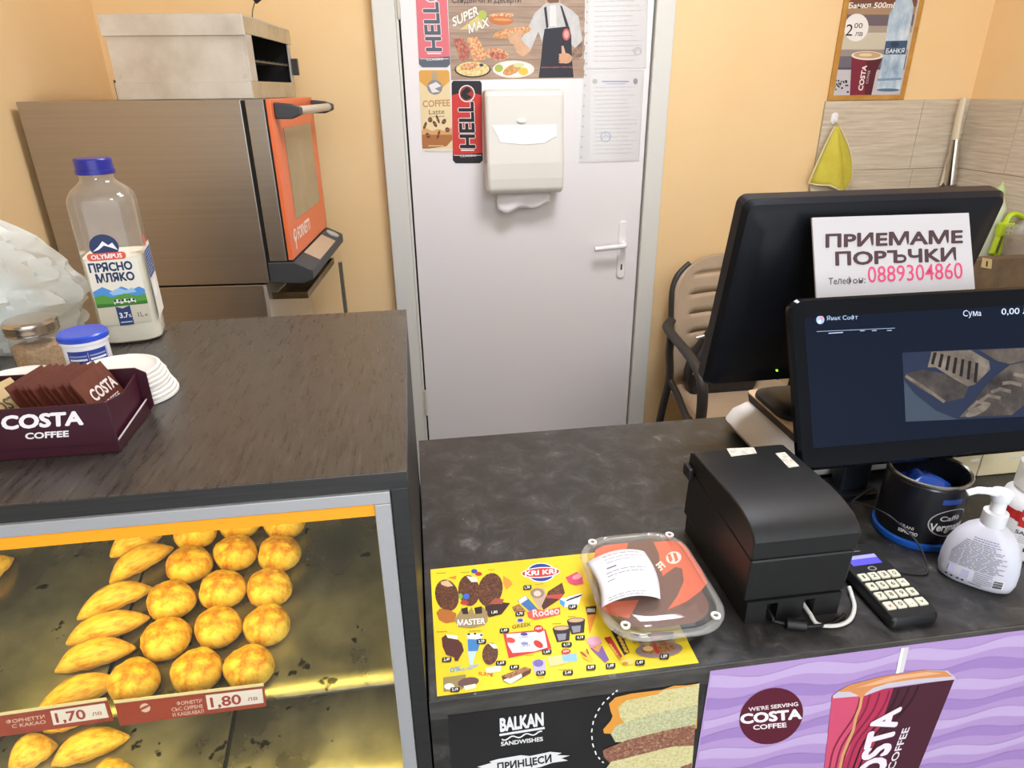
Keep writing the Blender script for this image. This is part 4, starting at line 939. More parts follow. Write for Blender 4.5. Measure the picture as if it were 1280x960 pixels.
# cables
def cable(name, lab, pts, r, m, extra=None):
    t = thing(name, lab, 'cable', Vector(pts[0])); g = G(); g.tube(smoothpath(pts, 8), r, 8); mk('cord', g, m, t, smooth=60)
    if extra:
        a, b, rr = extra; g = G(); g.tube([a, Vector(a).lerp(Vector(b), .04), Vector(a).lerp(Vector(b), .96), b], [rr*.7, rr, rr, rr*.7], 12); mk('ferrite_bead', g, mat('#1a1918', .5), t, smooth=50)
def cz(x, y, z=.004): return Pz(x, y, ZR+z)
cable('power_cable', 'black cable with a ferrite bead at the foot of the printer', [(x0+.037, .592, ZR+.012), (x0+.038, .572, ZR+.008), cz(966, 776), cz(985, 780), cz(1010, 783), cz(1040, 779), cz(1056, 768)], .0025, mat('#161514', .5), (cz(982, 779, .0075), cz(1008, 782, .0075), .007))
cable('data_cable', 'white cable curling round the front corner of the printer', [(x0+.085, .592, ZR+.012), (x0+.086, .572, ZR+.009), cz(1022, 780), cz(1045, 782), cz(1062, 775), cz(1068, 760), cz(1065, 745), cz(1061, 733, .01)], .0026, mat('#d9d5cc', .4))

# ================================================================ CARD TERMINAL
ct = thing('card_terminal', 'small black card terminal with cream keys and a lit purple screen', 'card terminal', (.563, .602, ZR))
TM = Matrix.Translation((.563, .605, ZR)) @ Matrix.Rotation(math.radians(1.5), 4, 'Z')
def tb_(x, y, z): return TM @ Vector((x, y, z))
hx, hy = .0325, .066
g = G(); g.loft([[tb_(x, y, z+(y+.066)*.05) for x, y in rrect(0, 0, hx-e, hy-e, .007)] for z, e in ((.0005, .002), (.003, 0), (.013, 0), (.0165, .002))]); mk('body', g, mat('#19191a', .4), ct, smooth=35)
tz = lambda y, d=0: .0166+d+(y+.066)*.05
def tq(x0, x1, y0, y1, d): return [tb_(x0, y0, tz(y0, d)), tb_(x1, y0, tz(y0, d)), tb_(x1, y1, tz(y1, d)), tb_(x0, y1, tz(y1, d))]
UPT = (TM.to_3x3() @ Vector((0, -.05, 1))).normalized()
mk('screen', G().sheet(tq(-.021, .021, .026, .043, 0), UPT, .0003), mat('#4a45b8', .15, emit=.9), ct)
pp = PR(lambda u, v: tb_(u, v, tz(v, .0005)), UPT)
pp.rect(-.021, .0365, .021, .043, em('#8a88c8', .6), 1); pp.ell(0, .0175, .006, .004, '#8f8f92', 1); pp.ell(.0, .0175, .004, .0025, '#19191a', 2)
pp.rect(-.006, .05, .006, .052, '#6a6a6c', 1)
pp.done(ct)
syms = [['1', '2', '3', 'O'], ['4', '5', '6', '<'], ['7', '8', '9', '#'], ['x', '0', '.', 'v']]
keyM = mat('#dcd6bd', .4)
for r_ in range(4):
    for c_ in range(4):
        kx = -.0218+c_*.01455; ky = .0045-r_*.0165
        o = mk('key', G().loft([[tb_(x, y, tz(y, .0)) for x, y in rrect(kx, ky, .0062, .0062, .0012, 2)], [tb_(x, y, tz(y, .0016)) for x, y in rrect(kx, ky, .0058, .0058, .0012, 2)]]), keyM, ct)
        kp = PR(lambda u, v: tb_(u, v, tz(v, .0016)), UPT); kw = {'1': .0009, '.': .0006}.get(syms[r_][c_], .0022); kp.text(syms[r_][c_], (kx-kw, ky-.003), (kx+kw, ky-.003), (kx-kw, ky+.003), {'x': '#a03c34', 'v': '#4c7a3c'}.get(syms[r_][c_], '#4a463c'), 0, .02)
        mk('symbol', kp.g, kp.mats, o)
cable('terminal_cable', 'thin black cable arching from the pole to the coffee tin', [(PX+.03, .808, ZR+.0155), (.628, .765, ZR+.024), (.622, .735, ZR+.04), (.628, .69, ZR+.05), (.645, .655, ZR+.034), (.653, .637, ZR+.012), (.645, .622, ZR+.003), (.625, .626, ZR+.003), (.603, .634, ZR+.003)], .0014, mat('#211f1e', .5))

# ================================================================ COFFEE TIN, CREAM BOX, SOAP BOTTLES
TC = Vector((.697, .716, ZR)); TR_, TH = .0525, .105
tin = thing('coffee_tin', 'black coffee tin with a blue foot ring under the display', 'tin', TC)
TINB = mat('#15151a', .3)
mk('wall', G().lathe([(TR_-.001, .012), (TR_, .0125), (TR_, TH-.008), (TR_-.0015, TH-.006), (TR_-.0015, TH-.003), (TR_-.003, TH-.003), (TR_-.003, .014)], TC, 48, (1, 1)), TINB, tin, smooth=35)
mk('rim', G().lathe([(TR_-.0025, TH-.0028), (TR_+.001, TH-.0028), (TR_+.0016, TH), (TR_, TH+.0014), (TR_-.0028, TH)], TC, 48, (0, 0)), mat('#a9a69c', .25, .9), tin, smooth=50)
mk('foot_ring', G().lathe([(TR_+.001, .0005), (TR_+.003, .003), (TR_+.003, .0105), (TR_-.0005, .0118)], TC, 48), mat('#1f5fc0', .35), tin, smooth=40)
def cyl(C, r): 
    def f(u, v): return Vector((C.x+r*math.cos(u), C.y+r*math.sin(u), C.z+v))
    return f
def wraptext(par, C, r, s, a0, a1, z0, z1, col, bold=.02, nm='lettering', twist=0):
    V2, F = textmesh(s, bold); f = cyl(C, r+.0004); g = G(); g.flat = 1
    g.add([f(a0+(a1-a0)*x, z0+(z1-z0)*y+twist*x)+Vector((math.cos(a0), math.sin(a0), 0))*h for x, y, h in V2], F); return mk(nm, g, mat(col, .5), par)
a = math.atan2(-TC.y, -TC.x)                                  # towards the camera
def wrappatch(par, C, r, a0, a1, z0, z1, m, nm='label', n=16, d=.0002):
    f = cyl(C, r+d); g = G(); g.flat = 1; V = [f(a0+(a1-a0)*i/n, z) for z in (z0, z1) for i in range(n+1)]
    g.add(V, [(i, i+1, n+2+i, n+1+i) for i in range(n)]); return mk(nm, g, m, par)
wrappatch(tin, TC, TR_, a+.50, a+1.05, .078, .086, mat('#2a4da0', .4))
wraptext(tin, TC, TR_, 'Caffè', a+.55, a+1.12, .052, .060, '#cfcfca'); wraptext(tin, TC, TR_, 'Vergnano', a+.36, a+1.35, .036, .048, '#e6e4de', .03)
g = G(); f = cyl(TC, TR_+.0003); g.flat = 1
V = []; n = 40
for k in range(n):
    t = 2*math.pi*k/n
    for rr in (1, 1.06): V.append(f(a+.88+.56*rr*math.cos(t), .048+.021*rr*math.sin(t)))
g.add(V, [(2*k, 2*k+1, (2*k+3) % (2*n), (2*k+2) % (2*n)) for k in range(n)]); mk('emblem_ring', g, mat('#b9b6ae', .4), tin)
wraptext(tin, TC, TR_, 'GRANI', a-.32, a+.02, .030, .035, '#c9c7c0', .01); wraptext(tin, TC, TR_, 'ESPRESSO', a-.32, a+.14, .022, .027, '#e6e4de', .02)
# blue bag crumpled inside
def blob(c, rx, ry, rz, amp, fr, seed, n=22, m=12):
    g = G(); rings = []
    for k in range(m+1):
        ph = math.pi*k/m-math.pi/2; ring = []
        for i in range(n):
            th = 2*math.pi*i/n; d = Vector((math.cos(ph)*math.cos(th), math.cos(ph)*math.sin(th), math.sin(ph)))
            q = 1+amp*noise.noise(d*fr+Vector((seed, seed*2, 0)))+amp*.5*noise.noise(d*fr*2.3+Vector((0, seed, 5)))
            ring.append(Vector(c)+Vector((d.x*rx*q, d.y*ry*q, d.z*rz*q)))
        rings.append(ring)
    g.loft(rings, (0, 0)); return g
mk('blue_bag', blob(TC+Vector((-.002, .004, .070)), .034, .034, .023, .3, 2.2, 3), mat('#173f8c', .25), None, 'shiny blue bag crumpled inside the coffee tin', 'bag', smooth=70)
cb = thing('cream_box', 'cream box with a vertical seam behind the coffee tin', 'box', (.95, .88, ZR))
for xx0, xx1 in ((.775, .899), (.901, 1.12)): mk('panel', G().box(xx0, xx1, .83, .834, ZR+.001, ZR+.11), mat('#d8c8a0', .5), cb, bevel=.001)
mk('carton', G().box(.776, 1.119, .8345, .856, ZR+.0005, ZR+.109), mat('#d8c8a0', .5), cb)
# pump soap bottle: oval body turned towards us
SC_ = Vector((.700, .604, ZR)); SA = math.radians(-45)
SM = Matrix.Translation(SC_) @ Matrix.Rotation(SA, 4, 'Z')
sb = thing('soap_pump_bottle', 'white pump soap bottle with a printed label next to the card terminal', 'bottle', SC_)
prof = [(.036, .018, .0005), (.041, .0215, .004), (.0435, .0235, .014), (.0435, .024, .030), (.041, .0235, .050), (.035, .022, .066), (.026, .0185, .079), (.016, .0145, .087), (.0125, .0125, .090)]
SOAPM = mat('#d2d1d9', .35)
def sring(rx, ry, z, n=40):
    out = []
    for i in range(n):
        t = 2*math.pi*i/n; c, s = math.cos(t), math.sin(t); e = .8
        out.append(SM @ Vector((rx*math.copysign(abs(c)**e, c), ry*math.copysign(abs(s)**e, s), z)))
    return out
g = G(); g.loft([sring(*q) for q in prof]); mk('bottle_body', g, SOAPM, sb, smooth=50)
mk('collar', G().lathe([(.0135, .0902), (.0138, .091), (.0138, .108), (.012, .1095)], SC_, 28), mat('#e9e8ea', .3), sb, smooth=40)
mk('pump_stem', G().lathe([(.0085, .1097), (.0085, .124), (.0105, .125), (.0125, .134), (.0115, .138), (.006, .1395)], SC_, 24), mat('#e9e8ea', .3), sb, smooth=40)
nz = SC_+Vector((0, 0, .1345))
tip = Py(1216, 597, .62); tip.z = nz.z+.003
g = G(); g.tube(smoothpath([nz, nz+Vector((-.014, .002, .003)), nz+Vector((-.028, .006, .004)), Vector((SC_.x-.040, SC_.y+.010, nz.z-.001))], 4), [.0072]*5+[.006]*4+[.005]*4, 10, flat=.7); mk('nozzle', g, mat('#e9e8ea', .3), sb, smooth=50)
# label print: mapped on the bulging front (local -y side)
def prof_at(z):
    for (a0, b0, z0_), (a1, b1, z1_) in zip(prof, prof[1:]):
        if z0_ <= z <= z1_: t = (z-z0_)/(z1_-z0_); return a0+(a1-a0)*t, b0+(b1-b0)*t
    return prof[-1][:2]
def soapmap(x, z):
    rx_, ry_ = prof_at(z); c = max(-.97, min(.97, x/rx_)); c = math.copysign(abs(c)**(1/.8), c); s = math.sqrt(max(.001, 1-c*c))
    return SM @ Vector((x, -ry_*s**.8-.0003, z))
p = PR(soapmap, SM.to_3x3() @ Vector((0, -1, 0)))
p.scribble(-.014, .074, .016, .071, 2, '#8f80a8', 0, .4)
for k in range(17):
    z_ = .068-k*.00235; wv = .0215+.011*min(1, (.068-z_)/.022); p.scribble(-wv, z_, wv-.003, z_, 1, '#8d8994', 0, .0011)
p.scribble(-.002, .027, .018, .012, 6, '#8d8994', 0, .4); p.rect(-.031, .014, -.008, .026, '#c9c0dc', 0)
p.rect(.018, .010, .030, .0245, '#efeef0', 0)
for k in range(9): p.rect(.019, .011+k*.0014, .029, .011+k*.0014+(.0010 if k % 3 else .0005), '#26242a', 1)
for xx in (-.031, -.025, -.018, -.0125): p.ell(xx, .0095, .0018, .0016, '#3d3a42', 0, n=8)
p.scribble(-.006, .0085, .012, .0085, 1, '#6a6670', 0, .001)
p.done(sb)
# second bottle at the frame edge
S2 = Vector((.815, .655, ZR))
s2 = thing('sanitizer_bottle', 'clear-capped white sanitizer bottle with a red label at the right edge', 'bottle', S2)
mk('bottle_body', G().lathe([(.036, .0005), (.039, .004), (.039, .075), (.036, .088), (.027, .097)], S2, 40), mat('#e6e4e2', .35), s2, smooth=40)
mk('cap', G().lathe([(.0275, .0972), (.030, .1), (.030, .135), (.027, .138)], S2, 32), clear('frosted_cap', '#f0ece4', .25, .45), s2, smooth=40)
a2 = math.atan2(-S2.y, -S2.x)
wrappatch(s2, S2, .039, a2-.9, a2+1.3, .060, .074, mat('#c8322e', .45)); wrappatch(s2, S2, .0393, a2-.22, a2-.02, .053, .079, mat('#c8322e', .45), 'cross'); wrappatch(s2, S2, .0393, a2-.35, a2+.11, .059, .075, mat('#b52a28', .45), 'cross')
wraptext(s2, S2, .0397, 'OSIMA', a2-.16, a2+.5, .064, .070, '#f2eeea', .02); wraptext(s2, S2, .0393, 'SANITOL', a2-.22, a2+.75, .042, .048, '#4a474c', .01)
wraptext(s2, S2, .0393, 'D', a2+.15, a2+.3, .018, .024, '#3a383c', .03)
for k in range(4): wrappatch(s2, S2, .039, a2-.1, a2+.6, .030+k*.0028, .0311+k*.0028, mat('#b3afb2', .5), 'print_line', 8)

# ================================================================ FLYER
fc = [Pz(x, y, ZR) for x, y in ((538.5, 713), (722, 695), (872, 828), (546, 871))]
fx0, fx1, fy0, fy1 = -.0105, .2865, .527, .737
fl = thing('ice_cream_flyer', 'yellow ice cream price flyer lying at the counter edge', 'flyer', ((fx0+fx1)/2, (fy0+fy1)/2, ZR))
mk('sheet', G().sheet([(fx0, fy0, ZR+.0003), (fx1, fy0, ZR+.0003), (fx1, fy1, ZR+.0003), (fx0, fy1, ZR+.0003)], (0, 0, 1), .0005), pm('flyer_yellow', [(.35, '#f5c91e'), (.65, '#f8dc2c')], 5, rough=.35, detail=1), fl)
p = PR(lambda x, y: Pz(x, y, ZR+.0009), (0, 0, 1)).crop(530, 690, 5.052)
CHOC = pm('flyer_chocolate', [(.3, '#33180f'), (.5, '#5a2f1b'), (.7, '#8a5836')], 420, rough=.4); CHO2 = '#4e2519'; WAF = pm('flyer_wafer', [(.35, '#7a4a2a'), (.6, '#b07c4c'), (.75, '#d9b284')], 380, rough=.4)
def badge(x, y, t, w=30): p.poly([(x-w, y-6), (x-w+6, y-15), (x+w, y-17), (x+w+2, y+4), (x+w-6, y+14), (x-w+2, y+16)], '#16130f', 5); p.text(t, (x-w*.6, y+8), (x+w*.65, y+4), (x-w*.62, y-9), '#f4f0e4', 6, .02)
def bar(pts, m): p.poly(pts, m, 2)
# big nut bars with bites
for cx_, cy_, rx_, ry_, ro_ in ((145, 275, 74, 102, -14), (284, 245, 68, 98, -6), (418, 240, 78, 108, 14)):
    p.ell(cx_, cy_, rx_, ry_, CHOC, 2, ro_)
p.poly([(105, 190), (150, 180), (185, 215), (150, 222), (110, 208)], '#e0b890', 3); p.poly([(268, 155), (330, 160), (340, 190), (300, 192)], '#eedfcc', 3)
p.ell(318, 123, 20, 14, '#2f4cae', 3); p.ell(345, 140, 22, 13, '#b8342c', 3); p.ell(268, 282, 20, 18, '#3565c8', 4); p.ell(232, 282, 12, 18, '#7cb83c', 4); p.ell(255, 322, 26, 14, '#c03a2c', 4)
p.poly([(500, 150), (545, 180), (560, 205), (520, 240), (500, 200)], '#e8943a', 2); p.poly([(150, 165), (205, 150), (200, 175)], '#ef8a2a', 2)
p.poly([(78, 385), (100, 360), (160, 368), (205, 390), (195, 440), (140, 452), (95, 430)], '#b56a24', 3); p.poly([(385, 345), (500, 320), (545, 325), (490, 395), (410, 414), (392, 390)], '#3a1a12', 3); p.poly([(410, 330), (450, 292), (505, 300), (495, 330)], '#a5533c', 3)
p.poly([(190, 430), (225, 380), (240, 350), (270, 395), (300, 350), (320, 395), (345, 350), (375, 352), (400, 380), (402, 440), (380, 465), (300, 482), (220, 476)], '#a08858', 4); p.poly([(235, 362), (275, 350), (280, 395), (245, 395)], '#231813', 5); p.poly([(318, 355), (365, 345), (368, 390), (325, 395)], '#231813', 5)
p.text('MASTER', (212, 468), (385, 455), (212, 432), '#f4eee2', 6, .03, '#5b4a2c', .03); badge(445, 384, '1,80')
# brand roundel
p.ell(738, 131, 92, 62, '#f2efe8', 2); p.ell(738, 131, 84, 56, '#1f3a86', 3); p.ell(737, 132, 124, 34, '#f2efe8', 4, -4); p.ell(737, 132, 118, 28, '#d0382e', 5, -4)
p.text('KRI KRI', (640, 153), (834, 138), (640, 124), '#f6f1ea', 6, .035)
# cone fan
badge(652, 228, '1,70', 26); badge(605, 394, '1,70', 28); badge(938, 350, '1,69', 28)
p.poly([(555, 350), (600, 330), (650, 380), (570, 378)], WAF, 2); p.poly([(590, 310), (640, 275), (735, 380), (665, 375)], '#3d6ea8', 3); p.poly([(596, 308), (640, 278), (655, 300), (610, 330)], '#e6e2d8', 4)
p.poly([(670, 248), (760, 228), (772, 290), (735, 365), (690, 300)], '#c2a48a', 3); p.ell(716, 262, 44, 32, '#9a7f6a', 4); p.ell(716, 265, 24, 18, '#d9c8b4', 5)
p.poly([(785, 250), (872, 195), (890, 260), (858, 300), (755, 368), (742, 345)], CHO2, 3); p.poly([(785, 250), (870, 198), (888, 258), (800, 272)], CHOC, 4); p.poly([(775, 275), (880, 265), (855, 300), (770, 292)], '#c04a3c', 4)
p.poly([(858, 298), (998, 262), (975, 335), (930, 345), (885, 350), (862, 320)], '#d9e4ee', 3); p.poly([(855, 300), (890, 318), (885, 350), (860, 330)], '#3b9ad8', 4)
for k in range(3): p.ell(920+k*28, 302-k*10, 26, 5, '#2a1712', 5, -25)
p.poly([(650, 385), (700, 360), (760, 372), (858, 352), (862, 395), (790, 412), (700, 430), (660, 415)], '#e0584c', 5); p.text('Rodeo', (690, 415), (855, 392), (685, 368), '#f4d6cc', 6, .02, '#c23a32', .03)
# greek block
p.ell(608, 434, 24, 16, '#d9d0d8', 3); p.ell(608, 434, 18, 11, '#3a4c96', 4); p.text('GREEK', (556, 488), (678, 468), (556, 464), '#5a4a28', 3, .005); badge(507, 500, '1,49')
p.poly([(500, 515), (768, 490), (806, 612), (535, 672)], '#cc3a34', 2); p.poly([(520, 520), (690, 508), (760, 500), (780, 605), (700, 630), (560, 640), (530, 590)], '#efe8e4', 3)
p.ell(545, 560, 32, 18, '#d94a40', 4, 10); p.ell(632, 522, 24, 10, '#3a4c96', 4); p.text('GREEK', (600, 548), (660, 543), (600, 536), '#55504e', 4, 0); p.text('GREEK', (610, 604), (675, 598), (610, 590), '#55504e', 4, 0); p.ell(635, 580, 24, 10, '#8090b8', 4)
p.ell(722, 585, 34, 20, '#c8322e', 4, 35); p.ell(724, 488, 30, 24, '#c8322e', 4); p.text('NEW', (706, 495), (744, 490), (706, 480), '#f4eee2', 5, .02); badge(775, 635, '1,69')
# tubs
for cx_, cy_, k in ((868, 520, 1), (960, 470, 1.02)):
    p.poly([(cx_-56*k, cy_-30), (cx_+56*k, cy_-38), (cx_+50*k, cy_+40), (cx_-28*k, cy_+52)], '#241f20', 2); p.ell(cx_, cy_-34, 57*k, 19, '#2e2420', 3, -4); p.ell(cx_, cy_-36, 48*k, 13, '#cba583', 4, -4); p.poly([(cx_-30, cy_+2), (cx_+30, cy_-4), (cx_+26, cy_+36), (cx_-18, cy_+44)], '#8d8a94', 3)
badge(900, 590, '4,19', 32); badge(985, 545, '4,19', 30)
# chocolate stick, cone, nut bar
p.poly([(112, 545), (140, 522), (200, 540), (240, 580), (252, 625), (225, 670), (215, 690), (195, 690), (190, 668), (140, 650), (118, 600)], '#54261a', 2); p.poly([(138, 522), (210, 530), (214, 556), (150, 545)], '#efe2d0', 3); badge(143, 684, '2,49')
p.poly([(270, 518), (375, 515), (360, 560), (325, 640), (308, 715), (288, 715), (275, 600)], '#bcd6ea', 2); p.poly([(275, 555), (362, 550), (340, 628), (280, 630)], '#3f7fb6', 3); p.ell(320, 535, 48, 20, '#f0ebe4', 4); p.ell(283, 523, 9, 6, '#17130f', 5); p.ell(322, 520, 9, 6, '#17130f', 5); p.ell(362, 528, 8, 6, '#17130f', 5); badge(362, 570, '2,29', 30)
p.text('0% ', (168, 765), (235, 750), (164, 735), '#4f9bd0', 3, .02); p.text('sugar', (240, 755), (350, 722), (238, 730), '#7fb4d8', 3, .01)
p.ell(418, 645, 50, 70, CHOC, 2, 8); p.poly([(405, 578), (450, 585), (468, 612), (440, 612)], '#efe2d0', 3); badge(485, 706, '1,69', 32)
p.poly([(390, 735), (490, 715), (482, 758), (395, 768)], '#e8e2c8', 2); p.text('0,37€', (345, 778), (438, 790), (347, 758), '#d0502a', 3, .02)
# sandwich biscuits
p.poly([(120, 795), (265, 775), (262, 850), (240, 870), (125, 885)], '#97834e', 2); p.ell(280, 825, 68, 30, '#6b4b42', 3, -10); p.poly([(250, 850), (325, 835), (330, 860), (262, 878)], '#eadfc6', 4); p.ell(160, 852, 32, 20, '#eee6d6', 3); badge(195, 874, '2,19', 30)
p.poly([(490, 785), (640, 728), (678, 742), (672, 768), (545, 838), (498, 815)], '#5d3220', 2); p.poly([(498, 812), (615, 765), (620, 792), (545, 838)], '#efe6da', 3); p.poly([(490, 785), (640, 728), (678, 742), (540, 805)], WAF, 4); badge(570, 733, '1,49', 30)
p.poly([(680, 690), (765, 680), (770, 735), (755, 770), (700, 772)], '#c3b8c8', 2); p.ell(722, 705, 32, 24, '#7a6ab0', 3); badge(738, 770, '1,29', 30)
p.poly([(780, 665), (965, 640), (970, 690), (800, 728), (785, 700)], '#d6cf8e', 2); p.poly([(870, 655), (962, 640), (968, 690), (880, 695)], '#8fc0d6', 3); p.ell(897, 632, 30, 18, '#cc3a2e', 4, -5); p.text('NEW', (880, 639), (916, 634), (880, 625), '#f4eee2', 5, .02); badge(908, 768, '2,49', 32)
for x_, y_, w_ in ((80, 135, 70), (235, 130, 60), (405, 115, 55), (80, 505, 85), (285, 500, 90), (810, 455, 60), (640, 655, 70), (850, 745, 95), (700, 205, 60), (910, 410, 60), (720, 800, 40)): p.scribble(x_, y_, x_+w_, y_, 1, '#8a7a2c', 1, 4, 0, -4)
# right-hand part, seen beside and through the takeaway box
p.crop(700, 640, 4.364)
p.poly([(30, 360), (90, 330), (120, 350), (128, 395), (80, 400), (50, 390)], '#d94a6a', 2); p.ell(95, 355, 30, 14, '#f0a0a8', 3, -20)
p.poly([(140, 520), (198, 515), (196, 560), (150, 568)], '#3a2a20', 2); p.poly([(150, 565), (200, 558), (162, 668)], '#e8902a', 2); p.rect(148, 530, 192, 550, '#cfc6ba', 3)
p.poly([(150, 690), (215, 690), (230, 720), (165, 745)], '#d98aa8', 2); p.ell(185, 705, 40, 24, '#e6a9b8', 3); p.poly([(165, 745), (230, 735), (268, 810), (245, 825)], '#7a5a9a', 2); p.poly([(172, 745), (225, 738), (210, 770)], '#d8904a', 3)
p.poly([(110, 770), (150, 755), (185, 810), (165, 820), (125, 800)], '#f0c030', 2); p.ell(128, 780, 24, 6, '#a8501e', 3, 40); p.ell(150, 765, 18, 5, '#a8501e', 3, 70)
p.poly([(240, 690), (275, 682), (340, 790), (325, 805)], '#b02a2a', 2); p.poly([(278, 650), (325, 645), (380, 770), (350, 785)], '#3a2018', 2)
for k in range(5): p.ell(325+k*9, 690+k*18, 14, 8, '#d8b04a', 3, 30); p.ell(275+k*11, 730+k*16, 11, 6, '#e0a048', 3, 40)
p.ell(370, 820, 36, 16, '#f0d878', 2); p.ell(355, 830, 16, 9, '#c9963a', 3)
p.poly([(380, 672), (425, 665), (620, 655), (612, 700), (560, 712), (400, 722)], '#5a2c20', 2); p.ell(455, 680, 26, 12, '#efe2b0', 3); p.ell(530, 682, 36, 14, '#a85a4a', 3); p.ell(600, 682, 20, 14, '#241816', 3)
p.ell(540, 755, 130, 42, '#8f7a78', 2, -4); p.ell(535, 750, 95, 28, WAF, 3, -4); p.poly([(505, 728), (520, 726), (545, 775), (530, 780)], '#c8322e', 4); p.ell(480, 750, 28, 14, '#e0b878', 4)
badge(168, 853, '0,89', 26); badge(275, 845, '1,49', 26); badge(435, 827, '1,49', 26); badge(567, 794, '1,89', 26)
p.done(fl)

# ================================================================ TAKEAWAY BOX
bx0, bx1, by0, by1 = .187, .336, .540, .729
bcx, bcy = (bx0+bx1)/2, (by0+by1)/2; bhx, bhy = (bx1-bx0)/2, (by1-by0)/2
tk = thing('takeaway_box', 'clear plastic takeaway box with an orange and brown card inside', 'container', (bcx, bcy, ZR+.001))
CL = clear('clear_plastic_box', '#f4f2ec', .06, .94); CL2 = clear('clear_plastic_rim', '#e8e6e0', .12, .82)
bz = ZR+.0016
def brng(k, z, r): return [Vector((x, y, bz+z)) for x, y in rrect(bcx, bcy, bhx-k, bhy-k, r, 7)]
mk('tub', G().loft([brng(.020, 0, .03), brng(.017, .002, .034), brng(.007, .026, .042)], (1, 0)), CL, tk, smooth=50)
mk('rim', G().loft([brng(.0075, .0262, .042), brng(0, .0265, .046), brng(-.0005, .029, .046), brng(.001, .0325, .046), brng(.005, .034, .044), brng(.008, .032, .042)], (0, 0)), CL2, tk, smooth=50)
mk('lid', G().loft([brng(.0085, .0322, .042), brng(.012, .038, .04), brng(.015, .040, .038), brng(.03, .0405, .03)], (0, 1)), CL, tk, smooth=50)
card = mk('card', G().loft([brng(.016, .030, .036), brng(.016, .0304, .036)]), mat('#6e4433', .5), tk)
p = PR(lambda x, y: Pz(x, y, bz+.0306), (0, 0, 1)).crop(700, 640, 4.364)
OR_ = '#e2663a'
p.poly([(195, 205), (240, 182), (372, 168), (360, 215), (300, 330), (200, 350), (180, 270)], OR_, 1)
p.poly([(510, 165), (600, 155), (660, 165), (700, 205), (770, 310), (806, 385), (770, 430), (690, 490), (585, 535), (640, 460), (675, 380), (665, 310), (630, 300), (560, 350), (545, 300), (540, 230)], OR_, 1)
p.poly([(215, 500), (300, 490), (430, 480), (400, 540), (375, 580), (265, 560), (225, 530)], OR_, 1)
p.ell(620, 250, 42, 34, '#efdccd', 2, -10); p.poly([(585, 235), (600, 228), (615, 262), (600, 278)], OR_, 3); p.poly([(615, 225), (632, 225), (645, 262), (630, 275)], OR_, 3)
p.text('FE', (575, 300), (548, 322), (548, 268), '#efdccd', 2, .04)
p.done(card)
for k, (x, y) in enumerate(((177, 165), (597, 125), (850, 565), (357, 618))):
    c = Pz(700+x/4.364, 640+y/4.364, bz+.036)
    g = G(); n = 18; g.loft([[c+Vector((r_*math.cos(2*math.pi*i/n), r_*math.sin(2*math.pi*i/n), zz)) for i in range(n)] for r_, zz in ((.0058, -.001), (.0058, .0012), (.003, .0012), (.003, -.001))], (0, 0)); mk('snap_stud', g, mat('#e9e6de', .3), tk, smooth=40)
# receipt curling over the box
rcp = thing('till_receipt', 'white till receipt curling over the takeaway box', 'receipt', Vector((bcx-.02, bcy, bz+.041)))
tl, tr, br, bl = [Pz(x, y, bz+.046) for x, y in ((733, 700), (806, 685.5), (826, 745), (752, 755.5))]
def rmap(u, v):                                                # u across, v along; the left edge rolls down, the middle bulges
    q = (tl*(1-u)+tr*u)*(1-v)+(bl*(1-u)+br*u)*v
    q.z = bz+.0412+.011*math.sin(math.pi*min(1, max(0, u)))**.8
    q.x += .006*math.sin(math.pi*v); return q
g = G(); nn = 16; rings = [[rmap(i/nn, j/10) for i in range(nn+1)] for j in range(11)]; g.loft(rings, (0, 0), False)
o = mk('paper', g, mat('#e9e5e4', .7), rcp, smooth=80); o.modifiers.new('thickness', 'SOLIDIFY').thickness = .0002
p = PR(rmap, (0, 0, 1))
p.scribble(.24, .06, .9, .2, 3, '#aaa6a8', 0, .25); p.rect(.2, .3, .36, .33, '#77747a', 0); p.scribble(.16, .40, .85, .47, 2, '#a29ea2', 0, .3); p.rect(.14, .56, .26, .58, '#a29ea2', 0); p.scribble(.12, .9, .8, .95, 2, '#8f8b90', 0, .3)
p.done(rcp)

# ================================================================ POSTERS ON THE COUNTER FRONT
YQ = YF-.0012
def fmap(x, y): return Py(x, y, YQ-.0007)
# sandwich poster
T0 = [Py(560, 894.5, YQ), Py(874, 853, YQ)]; zb_ = .42
s4 = [T0[0], T0[1], Vector((T0[1].x, YQ, zb_)), Vector((T0[0].x, YQ, zb_))]
sp_ = thing('sandwich_poster', 'black sandwich poster on the left of the counter front', 'poster', (s4[2]+s4[3])/2)
mk('sheet', G().sheet(s4, (0, -1, 0), .0005), pm('black_poster', [(.3, '#1c1b1b'), (.7, '#262524')], 8, rough=.3), sp_)
p = PR(fmap, (0, -1, 0)).crop(530, 840, 3.556)
BR1 = pm('grated_cheese', [(.3, '#a99a58'), (.45, '#cfc284'), (.6, '#e2d9a6'), (.75, '#b8a860')], 330, rough=.5, detail=8, nrough=.8); BR2 = pm('grated_cheese_green', [(.3, '#7f8458'), (.45, '#b5b384'), (.6, '#d8d4a8'), (.75, '#8f9468')], 330, rough=.5, detail=8, nrough=.8); BR3 = pm('minced_meat', [(.3, '#5d2f26'), (.5, '#8f5a48'), (.65, '#c9ad7c')], 330, rough=.5, detail=8, nrough=.8)
p.poly([(830, 175), (822, 140), (850, 112), (920, 95), (1060, 78), (1110, 60), (1165, 58), (1222, 50), (1212, 250), (860, 275), (800, 272), (796, 255), (830, 215), (838, 195)], '#e29a3c', 1)
p.poly([(866, 175), (862, 155), (900, 125), (1040, 98), (1060, 80), (1180, 62), (1224, 48), (1216, 145), (1050, 180), (890, 225), (872, 200)], BR1, 2)
